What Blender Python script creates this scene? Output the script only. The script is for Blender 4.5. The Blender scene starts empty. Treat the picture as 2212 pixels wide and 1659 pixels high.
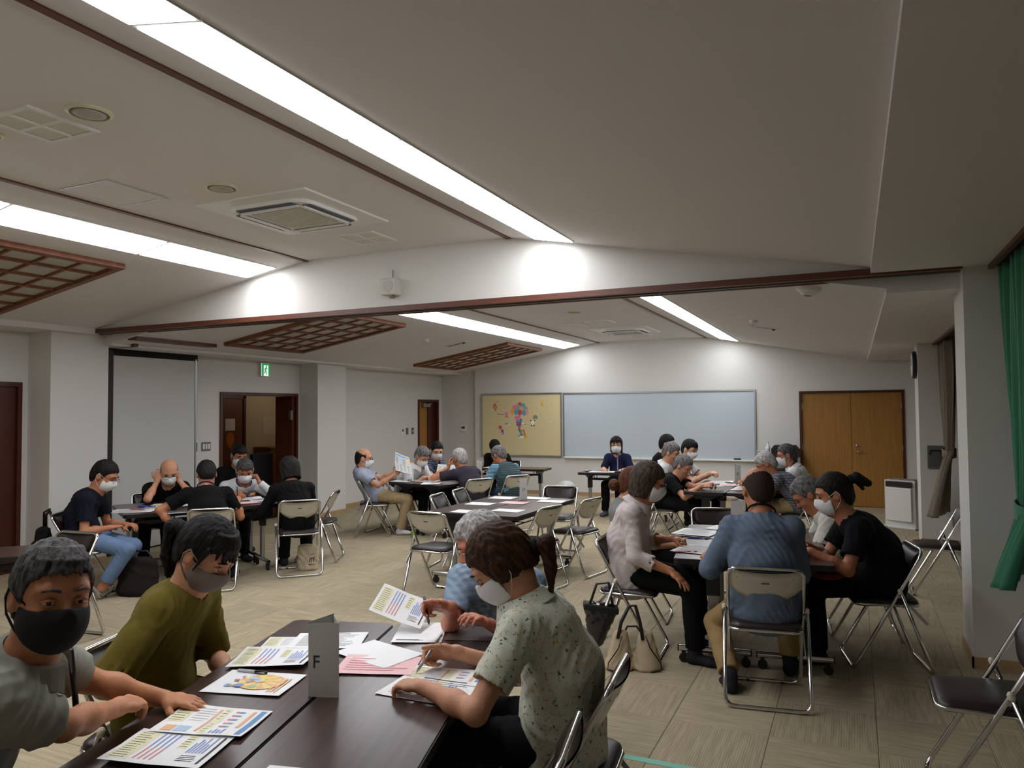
import bpy, bmesh, math, random
import numpy as np
from mathutils import Vector, Matrix
random.seed(7); rng = np.random.default_rng(7)
SC = bpy.context.scene
COL = SC.collection
PI = math.pi

# ------------------------------------------------------------------ camera
cam_data = bpy.data.cameras.new('camera')
cam_data.sensor_width = 36.0
cam_data.lens = 26.235
cam_data.clip_start = 0.05
cam = bpy.data.objects.new('camera', cam_data); COL.objects.link(cam)
_r = Vector((0.90904, 0.41664, -0.007995)); _f = Vector((-0.41611, 0.90858, 0.036398)); _u = _r.cross(_f)
cam.matrix_world = Matrix(((_r.x, _u.x, -_f.x, 0.0), (_r.y, _u.y, -_f.y, 0.0), (_r.z, _u.z, -_f.z, 1.66), (0, 0, 0, 1)))
SC.camera = cam
# ------------------------------------------------------------------ world (night outside the windows)
world = bpy.data.worlds.new('world'); SC.world = world; world.use_nodes = True
world.node_tree.nodes['Background'].inputs[0].default_value = (0.012, 0.014, 0.018, 1)
world.node_tree.nodes['Background'].inputs[1].default_value = 0.4
# ------------------------------------------------------------------ exposure and lamp strength
SC.view_settings.view_transform = 'Standard'; SC.view_settings.look = 'None'
SC.view_settings.gamma = 1.0; SC.view_settings.use_curve_mapping = False
SC.view_settings.exposure = 0.04
SC.cycles.max_bounces = 5; SC.cycles.diffuse_bounces = 4; SC.cycles.glossy_bounces = 3; SC.cycles.transmission_bounces = 4
SC.cycles.caustics_reflective = False; SC.cycles.caustics_refractive = False
LAMP_NEAR = 14.0      # luminous ceiling panels, near hall
LAMP_FAR = 13.5       # luminous ceiling panels, far hall

# ------------------------------------------------------------------ materials
def lin(c):
    return tuple(((v/255)/12.92 if v/255 <= 0.04045 else (((v/255)+0.055)/1.055)**2.4) for v in c)
MATS = {}
def mat(name, rgb, rough=0.6, metal=0.0, bump=0.0, bscale=60.0, var=0.0, vscale=8.0, emit=0.0, spec=0.5, sheen=0.0, coat=0.0, stretch=None, sss=0.0):
    """principled material with optional noise colour variation and noise bump"""
    if name in MATS: return MATS[name]
    m = bpy.data.materials.new(name); m.use_nodes = True
    nt = m.node_tree; b = nt.nodes['Principled BSDF']
    c = lin(rgb); b.inputs['Base Color'].default_value = (*c, 1)
    b.inputs['Roughness'].default_value = rough; b.inputs['Metallic'].default_value = metal
    b.inputs['Specular IOR Level'].default_value = spec
    if sheen: b.inputs['Sheen Weight'].default_value = sheen
    if coat: b.inputs['Coat Weight'].default_value = coat; b.inputs['Coat Roughness'].default_value = 0.12
    if sss:
        b.inputs['Subsurface Weight'].default_value = sss
        b.inputs['Subsurface Radius'].default_value = (0.012, 0.005, 0.003); b.inputs['Subsurface Scale'].default_value = 1.0
    if emit:
        b.inputs['Emission Color'].default_value = (*c, 1); b.inputs['Emission Strength'].default_value = emit
    if var or bump:
        tc = nt.nodes.new('ShaderNodeTexCoord'); src = tc.outputs['Object']
        if stretch:
            mp = nt.nodes.new('ShaderNodeMapping'); mp.inputs['Scale'].default_value = stretch
            nt.links.new(src, mp.inputs['Vector']); src = mp.outputs['Vector']
    if var:
        n = nt.nodes.new('ShaderNodeTexNoise'); n.inputs['Scale'].default_value = vscale; n.inputs['Detail'].default_value = 2
        nt.links.new(src, n.inputs['Vector'])
        r = nt.nodes.new('ShaderNodeValToRGB')
        r.color_ramp.elements[0].position = 0.3; r.color_ramp.elements[1].position = 0.7
        r.color_ramp.elements[0].color = (*[v*(1-var) for v in c], 1)
        r.color_ramp.elements[1].color = (*[min(1, v*(1+var)) for v in c], 1)
        nt.links.new(n.outputs['Fac'], r.inputs['Fac']); nt.links.new(r.outputs['Color'], b.inputs['Base Color'])
    if bump:
        n2 = nt.nodes.new('ShaderNodeTexNoise'); n2.inputs['Scale'].default_value = bscale; n2.inputs['Detail'].default_value = 2
        nt.links.new(src, n2.inputs['Vector'])
        bp = nt.nodes.new('ShaderNodeBump'); bp.inputs['Strength'].default_value = bump; bp.inputs['Distance'].default_value = 0.01
        nt.links.new(n2.outputs['Fac'], bp.inputs['Height']); nt.links.new(bp.outputs['Normal'], b.inputs['Normal'])
    MATS[name] = m; return m

# ------------------------------------------------------------------ mesh builder
def _axes(d):
    d = np.array(d, float); d /= max(np.linalg.norm(d), 1e-9)
    a = np.array([0, 0, 1.0]) if abs(d[2]) < 0.9 else np.array([1.0, 0, 0])
    s = np.cross(d, a); s /= np.linalg.norm(s)
    return d, s, np.cross(s, d)
class MB:
    def __init__(self): self.v = []; self.f = []; self.mi = []
    def add(self, v, f, mi=0):
        o = len(self.v); self.v += [tuple(map(float, p)) for p in v]
        self.f += [tuple(i+o for i in q) for q in f]; self.mi += [mi]*len(f); return self
    def box(self, lo, hi, mi=0, bev=0.0):
        (a, b, c), (d, e, f) = lo, hi
        if bev <= 0:
            v = [(a,b,c),(d,b,c),(d,e,c),(a,e,c),(a,b,f),(d,b,f),(d,e,f),(a,e,f)]
            return self.add(v, [(3,2,1,0),(4,5,6,7),(0,1,5,4),(1,2,6,5),(2,3,7,6),(3,0,4,7)], mi)
        s = bev
        def ring(i, z): return [(a+i,b+i,z),(d-i,b+i,z),(d-i,e-i,z),(a+i,e-i,z)]
        v = ring(s, c)+ring(0, c+s)+ring(0, f-s)+ring(s, f)
        q = [(3,2,1,0),(12,13,14,15)]
        for k in range(3):
            for i in range(4):
                j = (i+1) % 4; q.append((4*k+i, 4*k+j, 4*k+4+j, 4*k+4+i))
        return self.add(v, q, mi)
    def obox(self, c, ax, ay, az, mi=0):
        """box from centre and three half-axis vectors"""
        c, ax, ay, az = map(np.array, (c, ax, ay, az))
        v = [c+sx*ax+sy*ay+sz*az for sz in (-1,1) for (sx,sy) in ((-1,-1),(1,-1),(1,1),(-1,1))]
        return self.add(v, [(3,2,1,0),(4,5,6,7),(0,1,5,4),(1,2,6,5),(2,3,7,6),(3,0,4,7)], mi)
    def tube(self, pts, r, n=8, closed=False, caps=True, mi=0):
        P = [np.array(p, float) for p in pts]; N = len(P); R = r if hasattr(r, '__len__') else [r]*N
        v = []; f = []; s = None
        for i in range(N):
            if closed: d = P[(i+1) % N]-P[i-1]
            else: d = P[min(i+1, N-1)]-P[max(i-1, 0)]
            d = d/max(np.linalg.norm(d), 1e-9)
            if s is None: _, s, t = _axes(d)
            s = s-d*np.dot(s, d); s /= max(np.linalg.norm(s), 1e-9); t = np.cross(d, s)
            for k in range(n):
                a = 2*PI*k/n; v.append(P[i]+R[i]*(math.cos(a)*s+math.sin(a)*t))
        for i in range(N if closed else N-1):
            j = (i+1) % N
            for k in range(n): f.append((i*n+k, i*n+(k+1) % n, j*n+(k+1) % n, j*n+k))
        if caps and not closed:
            f.append(tuple(range(n-1, -1, -1))); f.append(tuple((N-1)*n+k for k in range(n)))
        return self.add(v, f, mi)
    def cyl(self, a, b, r, n=12, mi=0): return self.tube([a, b], r, n, mi=mi)
    def lathe(self, prof, c=(0,0,0), n=20, axis=(0,0,1), mi=0):
        d, s, t = _axes(axis); c = np.array(c, float); v = []; f = []
        for (r, z) in prof:
            for k in range(n):
                a = 2*PI*k/n; v.append(c+d*z+r*(math.cos(a)*s+math.sin(a)*t))
        for i in range(len(prof)-1):
            for k in range(n): f.append((i*n+k, i*n+(k+1) % n, (i+1)*n+(k+1) % n, (i+1)*n+k))
        f.append(tuple(range(n-1, -1, -1))); f.append(tuple((len(prof)-1)*n+k for k in range(n)))
        return self.add(v, f, mi)
    def prism(self, poly, z0, z1, mi=0, fn=None):
        """poly of (x,y) extruded in z; fn maps (x,y,z) to 3-D"""
        n = len(poly); fn = fn or (lambda x, y, z: (x, y, z))
        v = [fn(x, y, z0) for x, y in poly]+[fn(x, y, z1) for x, y in poly]
        f = [tuple(range(n-1, -1, -1)), tuple(range(n, 2*n))]+[(i, (i+1) % n, n+(i+1) % n, n+i) for i in range(n)]
        return self.add(v, f, mi)
    def sphere(self, c, r, n=12, m=8, mi=0, R=None):
        r = np.array(r if hasattr(r, '__len__') else (r, r, r), float); v = []; f = []; c = np.array(c, float)
        R = np.eye(3) if R is None else np.array(R)
        for i in range(1, m):
            th = PI*i/m
            for k in range(n):
                a = 2*PI*k/n
                v.append(c+R@(r*np.array([math.sin(th)*math.cos(a), math.sin(th)*math.sin(a), math.cos(th)])))
        v.append(c+R@(r*np.array([0,0,1.]))); v.append(c+R@(r*np.array([0,0,-1.])))
        for i in range(m-2):
            for k in range(n): f.append((i*n+(k+1) % n, i*n+k, (i+1)*n+k, (i+1)*n+(k+1) % n))
        T, B = len(v)-2, len(v)-1
        for k in range(n): f.append((k, (k+1) % n, T)); f.append(((m-2)*n+(k+1) % n, (m-2)*n+k, B))
        return self.add(v, f, mi)
    def quad(self, a, b, c, d, mi=0): return self.add([a, b, c, d], [(0,1,2,3)], mi)
    def build(self, name, mats, parent=None, smooth=False, loc=None, rz=0.0, auto=None):
        me = bpy.data.meshes.new(name); me.from_pydata(self.v, [], self.f)
        for m in (mats if isinstance(mats, (list, tuple)) else [mats]): me.materials.append(m)
        if any(self.mi): me.polygons.foreach_set('material_index', self.mi)
        if smooth: me.polygons.foreach_set('use_smooth', [True]*len(me.polygons))
        me.update()
        if auto is not None: me.set_sharp_from_angle(angle=math.radians(auto))
        return link(name, me, parent, loc, rz)
def link(name, me, parent=None, loc=None, rz=0.0):
    o = bpy.data.objects.new(name, me); COL.objects.link(o)
    if parent is not None: o.parent = parent
    if loc is not None: o.location = loc
    if rz: o.rotation_euler = (0, 0, rz)
    return o
def tag(o, label, cat=None, group=None, kind=None):
    if label: o['label'] = label
    if cat: o['category'] = cat
    if group: o['group'] = group
    if kind: o['kind'] = kind
    return o
def thing(name, label, cat, loc=(0,0,0), rz=0.0, group=None):
    o = bpy.data.objects.new(name, None); COL.objects.link(o); o.empty_display_size = 0.1
    o.location = loc; o.rotation_euler = (0, 0, rz); return tag(o, label, cat, group)
def struct(o, label=None): return tag(o, label, None, None, 'structure')
def copy_tree(root, loc, rz, label=None, group=None):
    def cp(o, parent):
        c = o.copy(); COL.objects.link(c); c.parent = parent
        for ch in [x for x in o.children]: cp(ch, c)
        return c
    r = cp(root, None); r.location = loc; r.rotation_euler = (0, 0, rz)
    if label: r['label'] = label
    if group: r['group'] = group
    return r
def rrect(w, d, r, n=5):
    """rounded rectangle outline centred on the origin, counter-clockwise"""
    out = []
    for cx, cy, a0 in ((w/2-r, d/2-r, 0), (-w/2+r, d/2-r, 90), (-w/2+r, -d/2+r, 180), (w/2-r, -d/2+r, 270)):
        for i in range(n+1):
            a = math.radians(a0+90*i/n); out.append((cx+r*math.cos(a), cy+r*math.sin(a)))
    return out
def arc(pts, r=0.05, n=4):
    """polyline with rounded corners"""
    P = [np.array(p, float) for p in pts]; out = [P[0]]
    for i in range(1, len(P)-1):
        a, b, c = P[i-1], P[i], P[i+1]
        u = a-b; w = c-b; k = min(r, np.linalg.norm(u)*0.49, np.linalg.norm(w)*0.49)
        p, q = b+u/np.linalg.norm(u)*k, b+w/np.linalg.norm(w)*k
        for j in range(n+1):
            t = j/n; out.append((1-t)**2*p+2*t*(1-t)*b+t*t*q)
    out.append(P[-1]); return out
def text_mesh(body, size):
    """outline of built-in lettering as (verts, faces) in the xy plane, centred"""
    cu = bpy.data.curves.new('lettering', 'FONT'); cu.body = body; cu.size = size; cu.align_x = 'CENTER'; cu.align_y = 'CENTER'
    cu.resolution_u = 3
    o = bpy.data.objects.new('lettering', cu); COL.objects.link(o)
    dg = bpy.context.evaluated_depsgraph_get(); dg.update()
    me = o.evaluated_get(dg).to_mesh()
    v = [tuple(p.co) for p in me.vertices]; f = [tuple(p.vertices) for p in me.polygons]
    o.evaluated_get(dg).to_mesh_clear(); bpy.data.objects.remove(o); bpy.data.curves.remove(cu)
    return v, f
# ------------------------------------------------------------------ room materials
M_WALL = mat('wall_plaster', (216, 214, 208), 0.9, bump=0.1, bscale=220)
M_CEIL = mat('ceiling_paper', (224, 221, 220), 0.92, bump=0.1, bscale=260)
M_TRIM = mat('brown_trim', (96, 52, 36), 0.45, var=0.2, vscale=14, stretch=(1, 1, 12))
M_BASE = mat('oak_skirting', (176, 146, 108), 0.5, var=0.08, vscale=10)
M_FRAME = mat('dark_door_frame', (74, 30, 16), 0.4, var=0.15, vscale=9)
M_BLACK = mat('black_plastic', (16, 16, 17), 0.45)
M_CHROME = mat('chrome', (214, 213, 210), 0.16, 1.0)
M_ALU = mat('aluminium', (176, 177, 178), 0.35, 0.9)
M_WHITE = mat('white_plastic', (226, 226, 222), 0.45)
M_GREY = mat('grey_plastic', (128, 128, 128), 0.5)
M_LATT = mat('lattice_wood', (122, 72, 44), 0.5, var=0.2, vscale=16)
def wood_mat(name, c0, c1, scale=6.0, rough=0.4, axis='X', coat=0.0, bump=0.0):
    m = bpy.data.materials.new(name); m.use_nodes = True; nt = m.node_tree; b = nt.nodes['Principled BSDF']
    tc = nt.nodes.new('ShaderNodeTexCoord'); mp = nt.nodes.new('ShaderNodeMapping')
    st = {'X': (0.35, 9, 9), 'Y': (9, 0.35, 9), 'Z': (9, 9, 0.35)}[axis]; mp.inputs['Scale'].default_value = st
    nt.links.new(tc.outputs['Object'], mp.inputs['Vector'])
    n = nt.nodes.new('ShaderNodeTexNoise'); n.inputs['Scale'].default_value = scale; n.inputs['Detail'].default_value = 8; n.inputs['Roughness'].default_value = 0.65
    nt.links.new(mp.outputs['Vector'], n.inputs['Vector'])
    r = nt.nodes.new('ShaderNodeValToRGB'); r.color_ramp.elements[0].position = 0.32; r.color_ramp.elements[1].position = 0.72
    r.color_ramp.elements[0].color = (*lin(c0), 1); r.color_ramp.elements[1].color = (*lin(c1), 1)
    nt.links.new(n.outputs['Fac'], r.inputs['Fac']); nt.links.new(r.outputs['Color'], b.inputs['Base Color'])
    b.inputs['Roughness'].default_value = rough
    if coat: b.inputs['Coat Weight'].default_value = coat; b.inputs['Coat Roughness'].default_value = 0.2
    MATS[name] = m; return m
M_DOOR = wood_mat('honey_door_veneer', (152, 104, 44), (176, 128, 60), 7, 0.42, 'Z')
def lamp_mat(name, strength):
    m = bpy.data.materials.new(name); m.use_nodes = True; nt = m.node_tree
    for n in list(nt.nodes): nt.nodes.remove(n)
    e = nt.nodes.new('ShaderNodeEmission'); e.inputs[0].default_value = (0.94, 0.955, 1.0, 1); e.inputs[1].default_value = strength
    o = nt.nodes.new('ShaderNodeOutputMaterial'); nt.links.new(e.outputs[0], o.inputs[0]); return m
M_LAMP_N = lamp_mat('lit_diffuser_near', LAMP_NEAR); M_LAMP_F = lamp_mat('lit_diffuser_far', LAMP_FAR)

# ------------------------------------------------------------------ room dimensions
XL, XLP, XRP, XR = -8.08, -7.71, 0.66, 1.18
Y0, YB1, YB2, YB = -2.6, 5.60, 5.78, 13.9
# ------------------------------------------------------------------ floor: carpet tiles
M_SUB = mat('subfloor', (120, 106, 86), 0.95)
fl = struct(MB().box((XL-3, Y0, -0.12), (XR+0.1, YB+0.4, -0.012)).build('floor', M_SUB))
def carpet_mat():
    m = bpy.data.materials.new('ribbed_carpet'); m.use_nodes = True; nt = m.node_tree; b = nt.nodes['Principled BSDF']
    L = nt.links.new
    tc = nt.nodes.new('ShaderNodeTexCoord'); mp = nt.nodes.new('ShaderNodeMapping'); mp.inputs['Scale'].default_value = (1, 0.07, 1)
    L(tc.outputs['Object'], mp.inputs['Vector'])
    oi = nt.nodes.new('ShaderNodeObjectInfo')
    add = nt.nodes.new('ShaderNodeVectorMath'); add.operation = 'ADD'
    L(mp.outputs['Vector'], add.inputs[0]); L(oi.outputs['Location'], add.inputs[1])
    n = nt.nodes.new('ShaderNodeTexNoise'); n.inputs['Scale'].default_value = 48; n.inputs['Detail'].default_value = 2; n.inputs['Roughness'].default_value = 0.6
    L(add.outputs[0], n.inputs['Vector'])
    w = nt.nodes.new('ShaderNodeTexWave'); w.inputs['Scale'].default_value = 26; w.inputs['Distortion'].default_value = 0.6; w.bands_direction = 'X'
    L(mp.outputs['Vector'], w.inputs['Vector'])
    mx = nt.nodes.new('ShaderNodeMath'); mx.operation = 'MULTIPLY_ADD'; mx.inputs[1].default_value = 0.32
    L(w.outputs['Fac'], mx.inputs[0]); L(n.outputs['Fac'], mx.inputs[2])
    r = nt.nodes.new('ShaderNodeValToRGB')
    r.color_ramp.elements[0].position = 0.40; r.color_ramp.elements[1].position = 0.90
    r.color_ramp.elements[0].color = (*lin((150, 137, 112)), 1); r.color_ramp.elements[1].color = (*lin((183, 170, 143)), 1)
    L(mx.outputs[0], r.inputs['Fac'])
    hv = nt.nodes.new('ShaderNodeHueSaturation')
    mr = nt.nodes.new('ShaderNodeMapRange'); mr.inputs[3].default_value = 0.93; mr.inputs[4].default_value = 1.05
    L(oi.outputs['Random'], mr.inputs[0]); L(mr.outputs[0], hv.inputs['Value']); L(r.outputs['Color'], hv.inputs['Color'])
    L(hv.outputs['Color'], b.inputs['Base Color'])
    b.inputs['Roughness'].default_value = 0.95; b.inputs['Specular IOR Level'].default_value = 0.2
    bp = nt.nodes.new('ShaderNodeBump'); bp.inputs['Strength'].default_value = 0.35; bp.inputs['Distance'].default_value = 0.004
    L(mx.outputs[0], bp.inputs['Height']); L(bp.outputs['Normal'], b.inputs['Normal'])
    return m
M_CARPET = carpet_mat()
tmb = MB().box((-0.249, -0.249, -0.012), (0.249, 0.249, 0.0), bev=0.002)
tile0 = tmb.build('carpet_tile', M_CARPET, fl); tile_me = tile0.data
cells = []
for i in range(-20, 3):
    for j in range(-6, 28):
        x, y = 0.07+0.5*(i+0.5)-0.5, 0.05+0.5*(j+0.5)
        if XL-0.3 < x < XR+0.2 and Y0 < y < YB: cells.append((math.hypot(x, y) if y > -0.3*x+0.8 and y > 1.2 else 99+math.hypot(x, y), x, y, (i+j) % 2))
cells.sort()
far_tiles = MB()
for k, (d, x, y, par) in enumerate(cells):
    if k == 0: o = tile0
    elif k < 300: o = link('carpet_tile', tile_me, fl)
    else:
        far_tiles.box((x-0.249, y-0.249, -0.012), (x+0.249, y+0.249, 0.0)); continue
    o.location = (x, y, 0); o.rotation_euler = (0, 0, PI/2*par)
tag(far_tiles.build('carpet_tiles_beyond', M_CARPET, fl), None, kind='stuff')

# ------------------------------------------------------------------ walls
def wall_seg(mb, x0, x1, y0, y1, z0=0.0, z1=3.3): mb.box((x0, y0, z0), (x1, y1, z1))
wl = MB()
DOORS_L = [(3.55, 5.06, 2.01), (7.80, 9.41, 1.965), (13.02, 13.84, 1.915)]
yc = Y0
for (a, b, h) in DOORS_L:
    wall_seg(wl, XL-0.16, XL, yc, a); wall_seg(wl, XL-0.16, XL, a, b, h, 3.3); yc = b
wall_seg(wl, XL-0.16, XL, yc, YB+0.3)
wl = struct(wl.build('wall_left', M_WALL))
pil = MB().box((XL, 5.13, 0), (XLP, 5.80, 2.75))
struct(pil.build('pier', M_WALL, wl)); struct(MB().box((XL, 9.45, 0), (XLP, 10.17, 2.75)).build('pier', M_WALL, wl))
wb = MB()
wb.box((XL-0.2, YB+0.10, 0), (-7.22, YB+0.25, 3.3)); wb.box((-7.22, YB, 0), (-0.87, YB+0.25, 3.3)); wb.box((-0.87, YB, 1.965), (0.755, YB+0.25, 3.3)); wb.box((0.755, YB, 0), (XR+0.4, YB+0.25, 3.3))
wb = struct(wb.build('wall_back', M_WALL))
wr = MB()   # window wall: solid below and above the openings
WIN = [(1.0, 5.1), (6.6, 10.0), (11.3, 13.4)]
yc = Y0
for (a, b) in WIN:
    wall_seg(wr, XR, XR+0.15, yc, a); wall_seg(wr, XR, XR+0.15, a, b, 0, 0.45); wall_seg(wr, XR, XR+0.15, a, b, 2.35, 3.3); yc = b
wall_seg(wr, XR, XR+0.15, yc, YB+0.2)
wr = struct(wr.build('wall_right', M_WALL))
struct(MB().box((XRP, YB1+0.01, 0), (XR, 6.10, 2.75)).build('pier', M_WALL, wr))
struct(MB().box((0.72, 10.42, 0), (XR, 10.95, 2.75)).build('pier', M_WALL, wr))
struct(MB().box((XL-0.2, Y0-0.15, 0), (XR+0.2, Y0, 3.4)).build('wall_front', M_WALL))
M_GLASS = mat('night_glass', (10, 12, 16), 0.06, spec=0.6)
for k, (a, b) in enumerate(WIN):
    w = struct(MB().box((XR+0.06, a, 0.45), (XR+0.075, b, 2.35)).build('window_%d' % (k+1), M_GLASS))
    fr = MB()
    for z in (0.45, 2.31): fr.box((XR+0.03, a, z), (XR+0.1, b, z+0.04))
    for y in (a, (a+b)/2-0.02, b-0.04): fr.box((XR+0.03, y, 0.45), (XR+0.1, y+0.04, 2.35))
    fr.build('window_frame', M_ALU, w)
# skirting boards
def skirt(name, lo, hi): return struct(MB().box(lo, hi).build(name, M_BASE))
skirt('baseboard_left', (XL, 10.17, 0), (XL+0.012, 13.0, 0.07)); skirt('baseboard_back', (-7.22, YB-0.012, 0), (-0.92, YB, 0.07))
for n, lo, hi in (('baseboard_pier_1', (XLP, 5.13, 0), (XLP+0.012, 5.80, 0.07)), ('baseboard_pier_2', (XLP, 9.44, 0), (XLP+0.012, 10.17, 0.07)),
                  ('baseboard_pier_3', (XL, 9.44, 0), (XLP+0.012, 9.452, 0.07)), ('baseboard_pier_4', (XRP-0.012, YB1-0.002, 0), (XR, YB1+0.012, 0.07)),
                  ('baseboard_pier_5', (0.708, 10.408, 0), (XR, 10.42, 0.07)), ('baseboard_pier_6', (XRP-0.012, YB1-0.002, 0), (XRP, 6.1, 0.07)), ('baseboard_left_2', (XL, 7.32, 0), (XL+0.012, 7.75, 0.07))):
    skirt(n, lo, hi)

# ------------------------------------------------------------------ ceilings (vault with flat middle), one for each hall
def ceiling(prof, y0, y1, name):
    top = [(x, z+0.12) for x, z in reversed(prof)]
    mb = MB().prism(prof+top, y0, y1, fn=lambda x, z, y: (x, y, z))
    return struct(mb.build(name, M_CEIL))
ZN, ZF = 3.105, 2.985
PN = [(XL-0.1, 2.55), (-7.62, 2.55), (-7.62, 2.612), (-4.70, ZN), (-2.585, ZN), (0.12, 2.612), (0.12, 2.572), (XR+0.2, 2.572)]
PF = [(XL-0.1, 2.44), (-7.60, 2.44), (-7.60, 2.468), (-4.50, ZF), (-2.44, ZF), (0.22, 2.49), (0.22, 2.455), (XR+0.2, 2.455)]
ceiling(PN, Y0, YB1+0.02, 'ceiling'); ceiling(PF, YB2-0.02, YB+0.2, 'ceiling_far')
def zn(x): return ZN-0.169*max(0, -4.70-x)-0.1823*max(0, x+2.585)
def zf(x): return ZF-0.1668*max(0, -4.50-x)-0.1861*max(0, x+2.44)
# beam that carries the folding partition
bw = MB().box((XL, YB1, 2.60), (XR, YB2, 3.4))
bw = struct(bw.build('wall_beam', M_WALL))
M_TRK = mat('track_grey', (120, 112, 104), 0.4, 0.5)
t = MB().box((-7.98, YB1-0.035, 2.558), (0.655, YB1+0.012, 2.604)).box((-7.98, YB2-0.012, 2.558), (0.655, YB2+0.03, 2.604))
t = struct(t.build('trim_1', M_TRIM)); MB().box((-7.9, YB1+0.012, 2.568), (0.655, YB2-0.012, 2.60)).box((-7.9, YB1+0.07, 2.555), (0.655, YB1+0.085, 2.57)).box((-7.9, YB2-0.085, 2.555), (0.655, YB2-0.07, 2.57)).build('track', M_TRK, t)
k = 2
for x, z, a, b in ((-4.70, ZN, Y0, YB1), (-2.585, ZN, Y0, YB1), (-4.50, ZF, YB2, YB), (-2.44, ZF, YB2, YB)):
    struct(MB().box((x-0.022, a, z-0.012), (x+0.022, b, z+0.03)).build('trim_%d' % k, M_TRIM)); k += 1
# pelmet openings above the curtains
struct(MB().box((0.80, 0.9, 2.545), (0.83, 5.6, 2.575)).build('trim_6', M_TRIM)); struct(MB().box((0.89, 6.1, 2.43), (0.92, 10.42, 2.458)).build('trim_7', M_TRIM))
M_GAPSHADE = mat('painted_gap_shade', (20, 17, 15), 0.9)  # near-black colour painting the shade of recesses and gaps
struct(MB().box((0.83, 0.9, 2.56), (XR, 5.6, 2.568)).build('trim_8', M_GAPSHADE)); struct(MB().box((0.92, 6.1, 2.446), (XR, 10.42, 2.452)).build('trim_9', M_GAPSHADE))  # flat dark sheets standing in for the shade inside the curtain boxes

# ------------------------------------------------------------------ luminous ceiling panels
def lamp_panel(x0, x1, y0, y1, zfun, dmat, label, group):
    cx, cy = (x0+x1)/2, (y0+y1)/2; z = zfun(cx); sl = (zfun(x1)-zfun(x0))/(x1-x0)
    r = thing('ceiling_light', label, 'ceiling light', (cx, cy, z), 0, group)
    w, l = (x1-x0)/2, (y1-y0)/2
    def P(x, y, dz): return (x, y, sl*x+dz)
    d = MB().add([P(-w, -l+0.012, -0.013), P(w, -l+0.012, -0.013), P(w, l-0.012, -0.013), P(-w, l-0.012, -0.013), P(-w, -l+0.012, 0.0), P(w, -l+0.012, 0.0), P(w, l-0.012, 0.0), P(-w, l-0.012, 0.0)],
                 [(3,2,1,0),(4,5,6,7),(0,1,5,4),(1,2,6,5),(2,3,7,6),(3,0,4,7)])
    d.build('diffuser', dmat, r)
    f = MB()
    for a, b, c, e in ((-w-0.012, -l, -w, l), (w, -l, w+0.012, l), (-w, -l, w, -l+0.012), (-w, l-0.012, w, l)):
        f.add([P(a, b, -0.008), P(c, b, -0.008), P(c, e, -0.008), P(a, e, -0.008), P(a, b, 0.01), P(c, b, 0.01), P(c, e, 0.01), P(a, e, 0.01)], [(3,2,1,0),(4,5,6,7),(0,1,5,4),(1,2,6,5),(2,3,7,6),(3,0,4,7)])
    f.build('frame', M_WHITE, r); return r
ordn = ['first', 'second', 'third', 'fourth', 'fifth', 'sixth', 'seventh']
for k in range(4):
    y1 = 5.52-1.235*k
    lamp_panel(-2.31, -1.99, y1-1.225, y1, zn, M_LAMP_N, 'white luminous panel in right ceiling strip before the beam, %s from the beam' % ordn[k], 'luminous panels of near right strip')
    lamp_panel(-5.36, -5.01, y1-1.225, y1, zn, M_LAMP_N, 'white luminous panel in left ceiling strip before the beam, %s from the beam' % ordn[k], 'luminous panels of near left strip')
for k in range(6):
    y1 = 13.62-1.235*k
    lamp_panel(-2.14, -1.84, y1-1.225, y1, zf, M_LAMP_F, 'white luminous panel in far right ceiling strip, %s from whiteboard wall' % ordn[k], 'luminous panels of far right strip')
    lamp_panel(-5.12, -4.80, y1-1.225, y1, zf, M_LAMP_F, 'white luminous panel in far left ceiling strip, %s from whiteboard wall' % ordn[k], 'luminous panels of far left strip')
# ================================================================== doors, partition, fittings on the walls
def door_frame(parent_name, num, x, y0, y1, h, depth=0.16, w=0.045):
    mb = MB()
    mb.box((x-depth, y0, 0), (x+0.02, y0+w, h)); mb.box((x-depth, y1-w, 0), (x+0.02, y1, h)); mb.box((x-depth, y0+w, h-w), (x+0.02, y1-w, h))
    return struct(mb.build('door_%d' % num, M_FRAME))
d1 = door_frame('door', 1, XL, 3.55, 5.06, 2.01)
MB().box((-8.21, 3.65, 0.01), (-8.17, 4.80, 1.96)).build('door_leaf', M_DOOR, d1)
MB().box((-8.17, 4.72, 0.3), (-8.15, 4.80, 0.42)).box((-8.17, 4.72, 1.6), (-8.15, 4.80, 1.72)).build('hinge', M_ALU, d1)
MB().box((-8.30, 4.80, 0.0), (-8.10, 5.02, 1.97)).build('inner_jamb', M_FRAME, d1)
d2 = door_frame('door', 2, XL, 7.80, 9.41, 1.965)
MB().box((-8.44, 9.31, 0.01), (-8.10, 9.355, 1.92)).build('door_leaf', mat('dark_door_leaf', (86, 42, 24), 0.45, var=0.15, vscale=6), d2)
MB().box((-8.14, 9.27, 1.55), (-8.09, 9.312, 1.70)).build('hinge', M_ALU, d2)
d3 = door_frame('door', 3, XL, 13.02, 13.84, 1.915)
MB().box((-8.20, 13.06, 0.01), (-8.16, 13.52, 1.87)).build('door_leaf', M_DOOR, d3)
MB().box((-8.20, 13.52, 0.01), (-8.14, 13.80, 1.87)).build('inner_jamb', M_FRAME, d3)
MB().box((-8.13, 13.28, 1.76), (-8.09, 13.55, 1.83)).box((-8.12, 13.5, 1.82), (-8.10, 13.62, 1.84)).build('door_closer', M_ALU, d3)
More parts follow.
